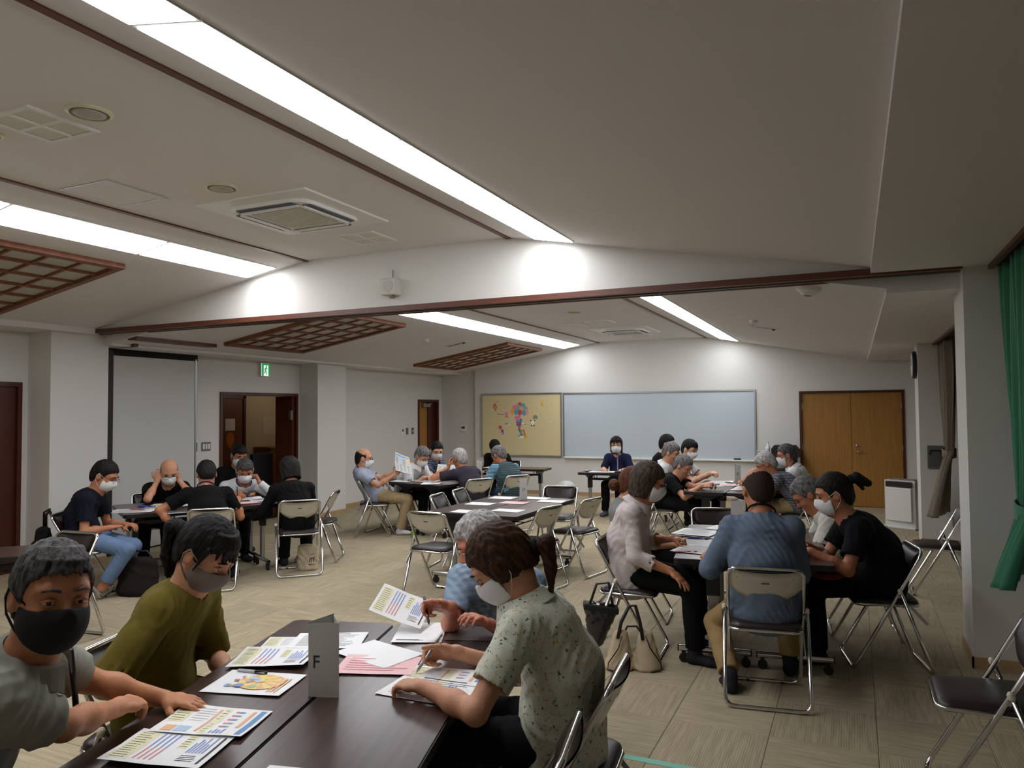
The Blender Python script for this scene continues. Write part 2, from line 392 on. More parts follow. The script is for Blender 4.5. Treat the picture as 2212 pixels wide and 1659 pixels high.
# double door in the whiteboard wall
mb = MB(); mb.box((-0.87, YB-0.02, 0), (-0.835, YB+0.12, 1.965)); mb.box((0.72, YB-0.02, 0), (0.755, YB+0.12, 1.965)); mb.box((-0.835, YB-0.02, 1.935), (0.72, YB+0.12, 1.965))
d4 = struct(mb.build('door_4', M_FRAME))
for a, b in ((-0.832, -0.056), (-0.05, 0.717)):
    lf = MB().box((a, YB+0.03, 0.008), (b, YB+0.07, 1.93), bev=0.002).build('door_leaf', M_DOOR, d4)
    if b > 0:
        MB().tube(arc([(0.03, YB+0.03, 0.93), (0.03, YB-0.03, 0.93), (0.16, YB-0.03, 0.93)], 0.02), 0.011, 8).build('handle', M_CHROME, lf, True)
        MB().lathe([(0.022, 0), (0.022, 0.012), (0.01, 0.016)], (0.03, YB+0.03, 1.03), 14, (0, -1, 0)).build('lock', M_ALU, lf, True)
    for z in (0.25, 1.0, 1.70):
        x = a+0.004 if b < 0 else b-0.004
        MB().box((x-0.012, YB+0.018, z-0.05), (x+0.012, YB+0.034, z+0.05)).build('hinge', M_ALU, lf)
# room beyond the open doorway on the left
hx = -10.6
M_HALL = mat('hall_wall', (196, 182, 158), 0.9)
h = MB(); h.box((hx-0.1, 6.3, 0), (hx, 13.0, 2.6)); h.box((hx, 6.2, 0), (XL-0.16, 6.3, 2.6)); h.box((hx, 12.0, 0), (XL-0.16, 12.1, 2.6)); h.box((hx, 6.2, 2.45), (XL-0.16, 12.1, 2.6))
hall = struct(h.build('wall_hallway', M_HALL)); struct(MB().box((hx, 6.2, -0.05), (XL-0.16, 12.1, -0.011)).build('floor_hallway', mat('hall_floor', (120, 90, 62), 0.4)))
lp = bpy.data.lights.new('hallway_fill', 'POINT'); lp.energy = 5.0; lp.color = (1, 0.85, 0.66); lp.shadow_soft_size = 0.15  # unseen point light added to brighten the hallway, no fixture
lo = bpy.data.objects.new('hallway_fill', lp); COL.objects.link(lo); lo.location = (-9.6, 11.3, 2.2)
mb = MB(); mb.box((hx, 10.12, 0), (hx+0.05, 10.18, 2.0)); mb.box((hx, 10.78, 0), (hx+0.05, 10.84, 2.0)); mb.box((hx, 10.12, 1.94), (hx+0.05, 10.84, 2.0))
d5 = struct(mb.build('door_5', M_FRAME)); MB().box((hx, 10.18, 0), (hx+0.03, 10.78, 1.94)).build('door_leaf', mat('hall_door', (112, 62, 34), 0.5), d5)
def flat_x(name, label, cat, x, y, z, w, h, m, group=None, th=0.004):
    return tag(MB().box((x, y-w/2, z-h/2), (x+th, y+w/2, z+h/2)).build(name, m), label, cat, group)
M_PAPER = mat('paper_white', (236, 234, 228), 0.75)
flat_x('notice', 'white notice taped to brown hallway door', 'notice', hx+0.03, 10.46, 1.45, 0.24, 0.22, M_PAPER)
mb = MB().add([(hx+0.034, 10.46+0.10*math.cos(a), 1.18+0.13*math.sin(a)) for a in np.linspace(0, 2*PI, 16, endpoint=False)], [tuple(range(16))])
mb.box((hx+0.03, 10.42, 1.02), (hx+0.034, 10.50, 1.06)); tag(mb.build('paper_cutout', mat('orange_paper', (205, 110, 40), 0.8)), 'orange paper cutout on brown hallway door', 'decoration')
flat_x('notice', 'pale printed notice on hallway wall beside the brown door', 'notice', hx, 11.55, 1.42, 0.42, 0.36, mat('faded_paper', (206, 196, 176), 0.8))
c = thing('wooden_cabinet', 'low wooden cabinet standing in the hallway', 'cabinet', (hx+0.22, 11.5, 0)); MB().box((-0.2, -0.4, 0), (0.2, 0.4, 0.98), bev=0.005).build('body', mat('cabinet_wood', (142, 92, 50), 0.5, var=0.1), c); MB().box((-0.21, -0.42, 0.98), (0.22, 0.42, 1.01)).build('top', M_DOOR, c)
c = thing('coat_rack', 'dark slim coat rack beside hallway door', 'rack', (hx+0.14, 9.62, 0)); MB().cyl((0, 0, 0), (0, 0, 1.9), 0.018).build('pole', M_FRAME, c)
MB().box((-0.1, -0.2, 0), (0.1, 0.2, 0.03)).build('base', M_FRAME, c)
for z in (0.9, 1.15, 1.8): MB().box((-0.02, -0.18, z), (0.02, 0.18, z+0.03)).build('rail', M_FRAME, c)
c = thing('black_screen', 'black flat panel standing on the floor in doorway', 'screen', (-8.55, 9.12, 0)); MB().box((-0.03, -0.22, 0.02), (0.03, 0.22, 1.02), bev=0.006).build('panel', M_BLACK, c); MB().box((-0.14, -0.2, 0), (0.14, 0.2, 0.02)).build('foot', M_BLACK, c)

# folding partition parked against the left wall
pt = thing('folding_partition', 'tall white parked partition panel with dark edge by left wall', 'partition', (-8.0, 6.66, 0))
MB().box((-0.035, -0.60, 0.02), (0.035, 0.60, 2.36), bev=0.004).build('panel', mat('partition_cloth', (205, 204, 199), 0.85, bump=0.08, bscale=400), pt)
MB().box((-0.04, 0.605, 0.0), (0.04, 0.625, 2.38)).build('edge_strip', M_ALU, pt)
MB().box((-0.05, -0.70, 0.0), (0.05, -0.612, 2.44)).build('edge_seal', mat('dark_seal', (34, 20, 16), 0.6), pt)
MB().box((-0.05, -0.66, 2.36), (0.02, 0.66, 2.44)).build('top_gap_shade', M_GAPSHADE, pt)  # dark strip painted as the shaded gap above the panel
struct(MB().box((-8.05, 6.0, 2.44), (-7.55, 6.06, 2.50)).box((-7.38, 5.79, 2.488), (-7.24, 6.94, 2.535)).build('trim_10', M_TRIM))

# switches, thermostats, phone plate
def plate(label, x, y, z, w, h, m, parts, cat='switch', group=None):
    o = thing('wall_switch' if cat == 'switch' else cat.replace(' ', '_'), label, cat, (x, y, z), 0, group)
    MB().box((0, -w/2, -h/2), (0.009, w/2, h/2), bev=0.002).build('plate', m, o)
    for (dy, dz, pw, ph, pm, nm) in parts: MB().box((0.009, dy-pw/2, dz-ph/2), (0.014, dy+pw/2, dz+ph/2)).build(nm, pm, o)
    return o
M_STEEL = mat('brushed_plate', (120, 120, 118), 0.4, 0.6)
plate('narrow grey switch plate beside parked partition', XL, 7.37, 1.21, 0.075, 0.12, M_STEEL, [(0, 0, 0.03, 0.06, M_GREY, 'toggle')])
plate('three-gang grey switch plate beside open doorway', XL, 7.56, 1.21, 0.155, 0.12, M_STEEL, [(d, 0, 0.03, 0.07, M_WHITE, 'toggle') for d in (-0.045, 0, 0.045)])
plate('white square controller left of honey-coloured side door', XL, 12.45, 1.27, 0.12, 0.15, M_WHITE, [(0.01, 0.03, 0.05, 0.05, M_STEEL, 'display')], 'controller')
plate('dark narrow switch next to white controller by side door', XL, 12.62, 1.28, 0.075, 0.13, M_STEEL, [(0, 0, 0.03, 0.07, M_GREY, 'toggle')])
plate('dark switch with white button nearest to side door', XL, 12.82, 1.28, 0.075, 0.13, M_STEEL, [(0, 0, 0.03, 0.03, M_WHITE, 'toggle')])
o = thing('thermostat', 'white thermostat with dark display in the far left corner', 'thermostat', (-7.55, YB+0.10, 1.30))
MB().box((-0.065, -0.02, -0.065), (0.065, 0, 0.065), bev=0.004).build('case', M_WHITE, o); MB().box((-0.04, -0.023, 0.0), (0.04, -0.019, 0.04)).build('display', M_BLACK, o)
o = thing('phone_plate', 'grey wall phone plate on far right pier beside taupe curtain', 'intercom', (0.885, 10.42, 1.06))
MB().box((-0.085, -0.02, -0.14), (0.085, 0, 0.14), bev=0.004).build('plate', M_STEEL, o)
MB().box((-0.05, -0.03, -0.10), (0.05, -0.018, 0.09), bev=0.004).build('cover', mat('plate_grey', (96, 96, 96), 0.5, 0.3), o); MB().tube(arc([(-0.06, -0.03, 0.03), (-0.06, -0.03, 0.08), (0.06, -0.03, 0.08), (0.06, -0.03, 0.03)], 0.02), 0.01, 6).build('handset', M_BLACK, o, True)
# wall clock on the far right pier
o = thing('wall_clock', 'round wall clock on the edge of far right pier', 'clock', (0.72, 10.62, 2.2))
MB().lathe([(0.17, 0), (0.175, 0.02), (0.165, 0.045), (0.15, 0.05)], (0, 0, 0), 28, (-1, 0, 0)).build('case', M_BLACK, o, True, auto=40)
MB().lathe([(0.15, 0.049), (0.15, 0.053)], (0, 0, 0), 28, (-1, 0, 0)).build('face', M_WHITE, o)
MB().box((-0.058, -0.006, -0.01), (-0.055, 0.006, 0.09)).box((-0.058, -0.01, -0.006), (-0.055, 0.12, 0.006)).build('hands', M_BLACK, o)
# exit sign, glowing
o = thing('exit_sign', 'green lit emergency exit sign above the open doorway', 'exit sign', (XL, 8.64, 2.31)); o.scale = (1, 0.72, 0.8)
MB().box((0, -0.125, -0.125), (0.05, 0.125, 0.125), bev=0.004).build('case', M_WHITE, o)
MB().box((0.05, -0.115, -0.115), (0.054, 0.115, 0.115)).build('lit_panel', mat('exit_white', (226, 244, 232), 0.5, emit=0.9), o)
M_EXG = mat('exit_green', (20, 150, 84), 0.5, emit=0.6)
g = MB(); X = 0.0565
def blob(pts): g.add([(X, a, b) for a, b in pts], [tuple(range(len(pts)))])
for (a, b, c, d) in ((-0.115, -0.06, -0.115, 0.115), (0.075, 0.115, -0.115, 0.115), (-0.06, 0.075, 0.085, 0.115)): blob([(a, c), (b, c), (b, d), (a, d)])
blob([(0.02+0.02*math.cos(t), 0.062+0.02*math.sin(t)) for t in np.linspace(0, 2*PI, 12, endpoint=False)])
for p, q, w in (((0.015, 0.04), (-0.01, -0.02), 0.016), ((-0.008, -0.018), (0.03, -0.05), 0.011), ((0.03, -0.05), (0.012, -0.095), 0.01), ((-0.01, -0.02), (-0.03, -0.06), 0.011), ((-0.03, -0.06), (-0.055, -0.06), 0.009), ((0.012, 0.035), (0.05, 0.02), 0.008), ((0.012, 0.035), (-0.03, 0.02), 0.008), ((-0.03, 0.02), (-0.035, -0.015), 0.008)):
    p, q = np.array(p), np.array(q); n = np.array([-(q-p)[1], (q-p)[0]]); n = n/np.linalg.norm(n)*w; blob([tuple(p+n), tuple(p-n), tuple(q-n), tuple(q+n)])
g.build('running_figure', M_EXG, o)

# ------------------------------------------------------------------ boards on the back wall
bx = thing('whiteboard', 'long white marker board on the back wall', 'whiteboard', (-3.42, YB, 0.76))
W2, Hb = 1.80, 1.225
M_WB = mat('whiteboard_enamel', (190, 200, 206), 0.25)
MB().box((-W2, -0.02, 0), (W2, 0, Hb)).build('panel', M_WB, bx)
fr = MB(); fr.box((-W2-0.03, -0.035, -0.02), (-W2, 0.0, Hb+0.03)).box((W2, -0.035, -0.02), (W2+0.03, 0.0, Hb+0.03)).box((-W2, -0.035, Hb), (W2, 0, Hb+0.03)); fr.build('frame', M_ALU, bx)
MB().box((-W2, -0.075, -0.03), (W2, 0, 0.0), bev=0.004).build('pen_tray', M_WHITE, bx)
MB().box((-0.75, -0.024, 0.0), (-0.62, -0.0205, 0.10)).build('sticker', mat('kraft_tape', (190, 150, 110), 0.8), bx)
tag(MB().box((-1.98, YB-0.07, 0.761), (-1.86, YB-0.035, 0.785), bev=0.003).build('board_eraser', M_BLACK), 'small dark eraser on whiteboard tray', 'eraser')
st = thing('pin_board', 'cream pin board with balloon and rainbow wall stickers', 'notice board', (-6.17, YB, 0.77))
W3, Hb3 = 0.87, 1.225
MB().box((-W3, -0.02, 0), (W3, 0, Hb3)).build('panel', mat('cream_board', (216, 200, 154), 0.8), st)
fr = MB(); fr.box((-W3-0.03, -0.035, -0.03), (-W3, 0.0, Hb3+0.03)).box((W3, -0.035, -0.03), (W3+0.02, 0.0, Hb3+0.03)).box((-W3, -0.035, Hb3), (W3, 0, Hb3+0.03)).box((-W3, -0.035, -0.03), (W3, 0, 0)); fr.build('frame', M_ALU, st)
# stickers: u across 0..1 (panel px 1272..1960 of 688), v down 0..1 (418..918 of 500) in the zoomed view
def uv(px, py): return (-W3+2*W3*(px-1272)/688.0, Hb3*(1-(py-418)/500.0))
PAL = {n: mat('sticker_'+n, c, 0.7) for n, c in dict(red=(208, 86, 76), pink=(232, 128, 158), purple=(132, 84, 148), blue=(96, 158, 190), teal=(120, 176, 166), yellow=(226, 178, 64), green=(104, 158, 92), orange=(228, 132, 74), white=(240, 236, 226), black=(58, 48, 46), brown=(112, 70, 54), salmon=(232, 160, 130)).items()}
_dz = [0.0205]
def sticker(name, shapes, label=None):
    names = []; mb = MB()
    for col, pts in shapes:
        if col not in names: names.append(col)
        _dz[0] += 0.00005; mb.add([(x, -_dz[0], z) for x, z in pts], [tuple(range(len(pts)))], names.index(col))
    o = mb.build(name, [PAL[n] for n in names], st)
    if label: o['label'] = label
    return o
def ell(px, py, rx, ry, n=14, a0=0.0):
    x, z = uv(px, py); sx = 2*W3/688; sz = Hb3/500
    return [(x+rx*sx*math.cos(t), z+ry*sz*math.sin(t)) for t in np.linspace(a0, a0+2*PI, n, endpoint=False)]
def poly(*p): return [uv(*q) for q in p]
bal = []
for (px, py, c) in ((1583, 512, 'salmon'), (1610, 505, 'red'), (1560, 530, 'pink'), (1640, 512, 'blue'), (1598, 525, 'teal'), (1545, 558, 'yellow'), (1660, 540, 'teal'), (1625, 540, 'salmon'), (1576, 562, 'blue'), (1608, 566, 'red'), (1668, 565, 'salmon'), (1645, 570, 'blue')): bal.append((c, ell(px, py, 19, 25)))
sticker('balloon_sticker', bal, 'cluster of pastel balloons')
sticker('basket_sticker', [('pink', ell(1585, 610, 22, 20)), ('pink', ell(1604, 604, 14, 14)), ('black', ell(1617, 630, 12, 12)), ('blue', poly((1574, 626), (1626, 626), (1624, 645), (1576, 645))), ('purple', poly((1576, 645), (1624, 645), (1620, 678), (1580, 678))), ('red', poly((1578, 656), (1622, 656), (1621, 664), (1579, 664)))], 'purple basket with a pink animal riding in it')
rb = []
for k, c in enumerate(('red', 'orange', 'yellow', 'green', 'blue', 'purple')):
    w = 5; x0 = 1614-k*3; x1 = 1662-k*8
    rb.append((c, poly((x0, 680), (x0-4, 680), (x0, 705), (x1-16, 710), (x1-8, 735), (x1, 760), (x1-w-4, 760), (x1-w-10, 730), (x1-20-w, 716), (x0-5, 712))))
rb += [('teal', ell(1612, 762, 24, 10)), ('white', ell(1628, 770, 28, 8)), ('yellow', ell(1658, 770, 18, 9))]
sticker('rainbow_sticker', rb, 'curling rainbow path')
sticker('kite_sticker', [('orange', poly((1385, 485), (1414, 520), (1392, 555), (1364, 515))), ('red', poly((1366, 512), (1400, 500), (1388, 488))), ('teal', poly((1372, 530), (1412, 522), (1404, 536), (1382, 542))), ('brown', poly((1386, 484), (1412, 470), (1424, 478), (1414, 474))), ('brown', poly((1392, 555), (1420, 578), (1470, 582), (1471, 585), (1418, 582)))], 'orange kite on a string')
sticker('animal_sticker', [('pink', ell(1491, 584, 13, 18)), ('pink', ell(1482, 570, 6, 8)), ('pink', ell(1500, 570, 6, 8)), ('red', ell(1484, 602, 6, 6)), ('red', ell(1499, 602, 6, 6))], 'small pink animal holding the kite string')
sticker('moon_sticker', [('yellow', [uv(1815+20*math.cos(t)-4, 494+22*math.sin(t)) for t in np.linspace(-1.2, -5.1, 12)]+[uv(1818+13*math.cos(t)+4, 492+16*math.sin(t)) for t in np.linspace(-5.0, -1.3, 12)])], 'yellow crescent moon')
sticker('panda_sticker', [('orange', ell(1733, 610, 12, 15)), ('blue', ell(1755, 608, 12, 15)), ('green', ell(1743, 600, 12, 14)), ('white', ell(1722, 644, 17, 15)), ('black', ell(1706, 634, 6, 6)), ('black', ell(1738, 634, 6, 6)), ('white', ell(1722, 664, 13, 12)), ('black', ell(1712, 674, 6, 7)), ('black', ell(1732, 674, 6, 7))], 'white animal with black ears under balloons')
sticker('animal_sticker', [('red', ell(1434, 690, 15, 17)), ('purple', ell(1453, 716, 12, 11)), ('purple', ell(1455, 736, 13, 14)), ('white', ell(1453, 738, 5, 6))], 'small purple animal below a red balloon')
sticker('cloud_sticker', [('teal', ell(1492, 660, 18, 8)), ('white', ell(1510, 666, 10, 4))]); sticker('cloud_sticker', [('white', ell(1640, 658, 16, 7)), ('brown', ell(1655, 663, 9, 3))])
stars = [(1338, 515), (1308, 540), (1340, 568), (1370, 596), (1442, 500), (1478, 528), (1520, 496), (1446, 555), (1410, 615), (1460, 626), (1527, 602), (1392, 662), (1720, 488), (1706, 528), (1757, 535), (1786, 576), (1845, 520), (1882, 498), (1887, 570), (1846, 577), (1824, 638), (1864, 626), (1770, 660), (1740, 692), (1715, 570)]
for p in stars: sticker('star_sticker', [('yellow', [uv(p[0]+(7 if i % 2 == 0 else 3)*math.cos(i*PI/5), p[1]-(7 if i % 2 == 0 else 3)*math.sin(i*PI/5)) for i in range(10)])])

# ------------------------------------------------------------------ ceiling fixtures
def ceil_thing(name, label, cat, x, y, zfun, group=None):
    o = thing(name, label, cat, (x, y, zfun(x)), 0, group)
    sl = (zfun(x+0.05)-zfun(x-0.05))/0.1; o.rotation_euler = (0, -math.atan(sl), 0); return o
def cassette(x, y, zfun, label, s=0.475):
    o = ceil_thing('air_conditioner', label, 'air conditioner', x, y, zfun)
    MB().box((-s, -s, -0.012), (s, s, 0.01), bev=0.005).build('panel', M_WHITE, o)
    q = rrect(0.70, 0.70, 0.14, 6); mb = MB().prism(q, -0.036, -0.012); mb.build('face', M_WHITE, o)
    for ax in range(4):
        c, s_ = math.cos(ax*PI/2), math.sin(ax*PI/2)
        def tr(px, py, pz): return (c*px-s_*py, s_*px+c*py, pz)
        MB().prism([(-0.26, 0.275), (0.26, 0.275), (0.24, 0.335), (-0.24, 0.335)], -0.041, -0.034, fn=tr).build('air_slot', mat('slot_dark', (84, 86, 94), 0.6), o)
        MB().prism([(-0.25, 0.26), (0.25, 0.26), (0.25, 0.285), (-0.25, 0.285)], -0.052, -0.040, fn=tr).build('louver', M_WHITE, o)
    gm = mat('intake_grey', (196, 194, 188), 0.7); MB().box((-0.215, -0.215, -0.04), (0.215, 0.215, -0.035)).build('intake_grille', gm, o)
    for k in range(14): MB().box((-0.21, -0.205+0.03*k, -0.043), (0.21, -0.197+0.03*k, -0.039)).build('grille_slat', M_WHITE, o)
    return o
cassette(-3.64, 4.22, zn, 'white ceiling cassette air conditioner before the beam'); cassette(-3.42, 12.0, zf, 'white ceiling cassette air conditioner near the whiteboard wall')
def speaker(x, y, zfun, label, r=0.085):
    o = ceil_thing('ceiling_speaker', label, 'speaker', x, y, zfun, 'round ceiling speakers')
    MB().lathe([(r+0.018, 0.0), (r+0.018, -0.006), (r+0.005, -0.014), (r, -0.010)][::-1], (0, 0, 0), 28).build('rim', mat('cream_rim', (206, 200, 168), 0.5), o, True, auto=35)
    MB().lathe([(r, -0.011), (r*0.6, -0.016), (0.002, -0.018)][::-1], (0, 0, 0), 28).build('mesh_cover', mat('speaker_mesh', (186, 180, 168), 0.8, bump=0.5, bscale=500), o, True); return o
speaker(-3.29, 2.36, zn, 'round ceiling speaker beside white square vent'); speaker(-3.64, 3.52, zn, 'round ceiling speaker between access hatch and air conditioner'); speaker(-3.38, 9.40, zf, 'round ceiling speaker in the far hall'); speaker(-4.0, 2.33, zn, 'round ceiling speaker cut by left picture edge', 0.04)
def vent(x, y, zfun, label, s=0.185):
    o = ceil_thing('ceiling_vent', label, 'vent', x, y, zfun, 'square ceiling vents')
    fr = MB()
    for a, b, c, d in ((-s, -s, s, -s+0.03), (-s, s-0.03, s, s), (-s, -s+0.03, -s+0.03, s-0.03), (s-0.03, -s+0.03, s, s-0.03), (-0.012, -s+0.03, 0.012, s-0.03), (-s+0.03, -0.012, -0.012, 0.012), (0.012, -0.012, s-0.03, 0.012)): fr.box((a, b, -0.009), (c, d, 0.004))
    fr.build('frame', M_WHITE, o)
    for sx in (-1, 1):
        for sy in (-1, 1): MB().box((sx*0.08-0.07, sy*0.08-0.07, -0.006), (sx*0.08+0.07, sy*0.08+0.07, 0.002)).build('filter', mat('vent_filter', (216, 212, 206), 0.8), o)
    return o
vent(-3.65, 2.36, zn, 'white four-pane ceiling vent at the upper left'); vent(-3.64, 5.07, zn, 'white four-pane ceiling vent between air conditioner and beam'); vent(-3.42, 10.65, zf, 'white four-pane ceiling vent in the far hall'); vent(-3.42, 12.9, zf, 'white four-pane ceiling vent by the whiteboard wall')
def hatch(x, y, zfun, label, s=0.225):
    o = ceil_thing('access_hatch', label, 'hatch', x, y, zfun); fr = MB()
    for a, b, c, d in ((-s, -s, s, -s+0.014), (-s, s-0.014, s, s), (-s, -s+0.014, -s+0.014, s-0.014), (s-0.014, -s+0.014, s, s-0.014)): fr.box((a, b, -0.004), (c, d, 0.004))
    fr.build('frame', M_ALU, o); MB().box((-s+0.016, -s+0.016, -0.003), (s-0.016, s-0.016, 0.003)).build('lid', M_CEIL, o); return o
hatch(-4.375, 3.32, zn, 'square access hatch with thin metal frame in near ceiling'); hatch(-3.95, 10.9, zf, 'square access hatch with thin metal frame in far ceiling')
def emergency_light(x, y, zfun, label, ang):
    o = ceil_thing('emergency_light', label, 'emergency light', x, y, zfun, 'recessed emergency lights'); o.rotation_euler[2] = ang
    MB().box((-0.2, -0.075, -0.012), (0.2, 0.075, 0.004), bev=0.003).build('frame', M_WHITE, o); MB().box((-0.165, -0.045, -0.015), (0.165, 0.045, -0.011)).build('recess', mat('lens_grey', (120, 116, 108), 0.4), o)
    MB().sphere((0.13, 0, -0.014), 0.02).build('lamp', M_BLACK, o, True)
emergency_light(-1.05, 10.15, zf, 'recessed emergency light on the far right ceiling slope', 0); emergency_light(-5.84, 10.6, zf, 'recessed emergency light on far left ceiling slope', 0)
def detector(x, y, zfun, label, r=0.05, h=0.045):
    o = ceil_thing('smoke_detector', label, 'detector', x, y, zfun, 'ceiling detectors')
    MB().lathe([(r*0.45, -h), (r*0.7, -h*0.7), (r, -h*0.45), (r, 0.003)], (0, 0, 0), 20).build('body', M_WHITE, o, True, auto=40); MB().lathe([(r*0.3, -h-0.004), (r*0.3, -h)], (0, 0, 0), 12).build('sensor', M_GREY, o)
detector(-1.08, 9.37, zf, 'small detector beside far right emergency light'); detector(-5.88, 9.72, zf, 'small detector beside far left emergency light'); detector(-0.29, 6.05, zf, 'large round detector just behind the beam at right', 0.09, 0.07)
# wooden lattice panels in the left ceiling slope
def lattice(x0, x1, y0, y1, zfun, label, nx, ny):
    cx, cy = (x0+x1)/2, (y0+y1)/2; o = ceil_thing('ceiling_lattice', label, 'ceiling lattice', cx, cy, zfun, 'wooden lattices in left ceiling slope')
    w, l = (x1-x0)/2, (y1-y0)/2
    MB().box((-w, -l, -0.010), (w, l, 0.002)).build('backing_paper', mat('washi', (190, 188, 182), 0.9), o)
    fr = MB(); fr.box((-w-0.03, -l-0.03, -0.045), (w+0.03, -l+0.03, 0.002)).box((-w-0.03, l-0.03, -0.045), (w+0.03, l+0.03, 0.002)).box((-w-0.03, -l+0.03, -0.045), (-w+0.03, l-0.03, 0.002)).box((w-0.03, -l+0.03, -0.045), (w+0.03, l-0.03, 0.002)); fr.build('frame', M_LATT, o)
    for i in range(1, nx): x = -w+2*w*i/nx; MB().box((x-0.011, -l+0.03, -0.034), (x+0.011, l-0.03, -0.010)).build('slat', M_LATT, o)
    for j in range(1, ny): y = -l+2*l*j/ny; MB().box((-w+0.03, y-0.011, -0.030), (w-0.03, y+0.011, -0.008)).build('slat', M_LATT, o)
lattice(-7.33, -5.66, 2.92, 4.36, zn, 'brown wooden ceiling lattice at left picture edge', 6, 5); lattice(-7.12, -5.42, 6.98, 8.38, zf, 'brown wooden ceiling lattice right behind the beam', 6, 5); lattice(-7.24, -5.38, 11.57, 13.05, zf, 'brown wooden ceiling lattice before the back wall', 6, 5)
# small speaker box on the beam
o = thing('beam_speaker', 'small grey speaker box mounted on the beam wall', 'speaker', (-3.72, YB1, 2.77))
MB().box((-0.075, -0.10, -0.075), (0.075, 0, 0.075), bev=0.01).build('box', mat('speaker_grey', (204, 200, 190), 0.6), o); MB().lathe([(0.052, 0), (0.052, 0.006), (0.04, 0.008)], (0, -0.10, 0), 20, (0, -1, 0)).build('cone', mat('speaker_cone', (190, 188, 180), 0.7), o, True, auto=40); MB().tube([(0, -0.015, 0.075), (0, -0.015, 0.16)], 0.005, 6).build('cable', M_GREY, o); MB().lathe([(0.03, -0.1), (0.012, -0.085), (0.012, -0.075)], (0.02, -0.05, 0), 10).build('bracket', M_GREY, o)

# ------------------------------------------------------------------ curtains
def curtain(label, x, y0, y1, ztop, ztie, zbot, tie_y, tie_w, bot_y0, bot_y1, m, amp=0.035, folds=9, bx=0.0):
    """hanging cloth gathered by a tie-back, running along y with folds in x"""
    o = thing('curtain', label, 'curtain', (x, (y0+y1)/2, 0)); NU, NV = 110, 60; v = []; f = []
    cy = (y0+y1)/2
    for j in range(NV+1):
        t = j/NV; z = ztop+(zbot-ztop)*t
        if z > ztie: s = (ztop-z)/(ztop-ztie); s2 = s**2.2; a, b = y0+(tie_y-tie_w/2-y0)*s2, y1+(tie_y+tie_w/2-y1)*s2; am = amp*(1-0.35*s)
        else: s = (ztie-z)/(ztie-zbot); s2 = s**0.8; a, b = tie_y-tie_w/2+(bot_y0-tie_y+tie_w/2)*s2, tie_y+tie_w/2+(bot_y1-tie_y-tie_w/2)*s2; am = amp*(0.65+0.5*s)
        for i in range(NU+1):
            u = i/NU; ph = u*folds*2*PI+0.5*math.sin(3*t+u*4)
            v.append((am*math.sin(ph)+0.012*math.sin(2.3*ph+t*5)+bx*(s2*(1.15-u) if z < ztie else 0), a+(b-a)*u-cy+0.01*math.sin(ph*0.5+4*t), z))
    for j in range(NV):
        for i in range(NU): f.append((j*(NU+1)+i, j*(NU+1)+i+1, (j+1)*(NU+1)+i+1, (j+1)*(NU+1)+i))
    c = MB().add(v, f).build('cloth', m, o, True); sm = c.modifiers.new('thickness', 'SOLIDIFY'); sm.thickness = 0.006
    th = np.linspace(0, 2*PI, 20, endpoint=False); vb = []; fb = []
    for z in (ztie-0.045, ztie+0.045):
        for a in th: vb.append((1.5*amp*math.cos(a), tie_y-cy+(tie_w/2+0.012)*math.sin(a), z+0.02*math.sin(a)))
    n = len(th)
    for i in range(n): fb.append((i, (i+1) % n, n+(i+1) % n, n+i))
    tb = MB().add(vb, fb).build('tie_band', m, o, True); sm = tb.modifiers.new('thickness', 'SOLIDIFY'); sm.thickness = 0.008
    return o
M_GREEN = mat('green_drape', (48, 120, 86), 0.8, bump=0.15, bscale=300, sheen=0.2); M_TAUPE = mat('taupe_drape', (128, 116, 100), 0.85, bump=0.15, bscale=300)
curtain('deep green tied-back curtain at the right picture edge', 0.90, 4.55, 5.56, 2.55, 1.06, 0.66, 5.18, 0.20, 4.86, 5.52, M_GREEN, 0.045, 8, -0.17)
curtain('taupe tied-back curtain beside the far right pier', 0.99, 9.62, 10.38, 2.44, 1.14, 0.42, 10.0, 0.18, 9.66, 10.36, M_TAUPE, 0.05, 7, -0.20)
curtain('taupe curtain behind the air purifier', 0.92, 11.0, 11.9, 2.44, 1.14, 0.42, 11.4, 0.2, 11.1, 11.9, M_TAUPE, 0.05, 7)
# tape strip on the carpet
M_TAPE = mat('mint_tape', (120, 190, 168), 0.5)
tag(MB().box((-2.3, 3.51, 0.0), (-0.62, 3.555, 0.0015)).build('floor_tape', M_TAPE), 'mint green tape strip stuck along the carpet', 'tape')
# air purifier
o = thing('air_purifier', 'white tower air purifier standing before the far pier', 'air purifier', (0.60, 11.75, 0), -0.5)
v = MB(); v.prism([(-0.2, -0.13), (0.2, -0.10), (0.2, 0.13), (-0.2, 0.13)], 0.03, 0.66); v.build('body', M_WHITE, o)
MB().box((-0.22, -0.16, 0), (0.22, 0.15, 0.03), bev=0.008).build('base', M_WHITE, o); MB().box((-0.175, -0.15, 0.10), (0.165, -0.11, 0.56), bev=0.01).build('front_panel', mat('purifier_panel', (236, 236, 232), 0.4), o)
MB().box((-0.18, -0.145, 0.57), (0.17, -0.11, 0.645), bev=0.006).build('display', mat('purifier_display', (58, 44, 38), 0.3), o); MB().box((-0.17, -0.06, 0.66), (0.17, 0.10, 0.67)).build('outlet', M_GREY, o)
# round grey floor speaker by the reception table
o = thing('round_heater', 'round pale grey floor device behind the rear table', 'device', (-4.70, 12.55, 0))
MB().sphere((0, 0, 0.22), (0.2, 0.16, 0.2), 18, 12).build('shell', mat('pale_shell', (190, 192, 192), 0.4), o, True); MB().lathe([(0.14, 0), (0.14, 0.02), (0.05, 0.05)], (-0.03, -0.08, 0.25), 20, (-0.2, -1, 0.25)).build('grille', M_GREY, o, True); MB().lathe([(0.12, 0), (0.10, 0.03), (0.06, 0.06)], (0, 0, 0), 18).build('foot', M_GREY, o, True)
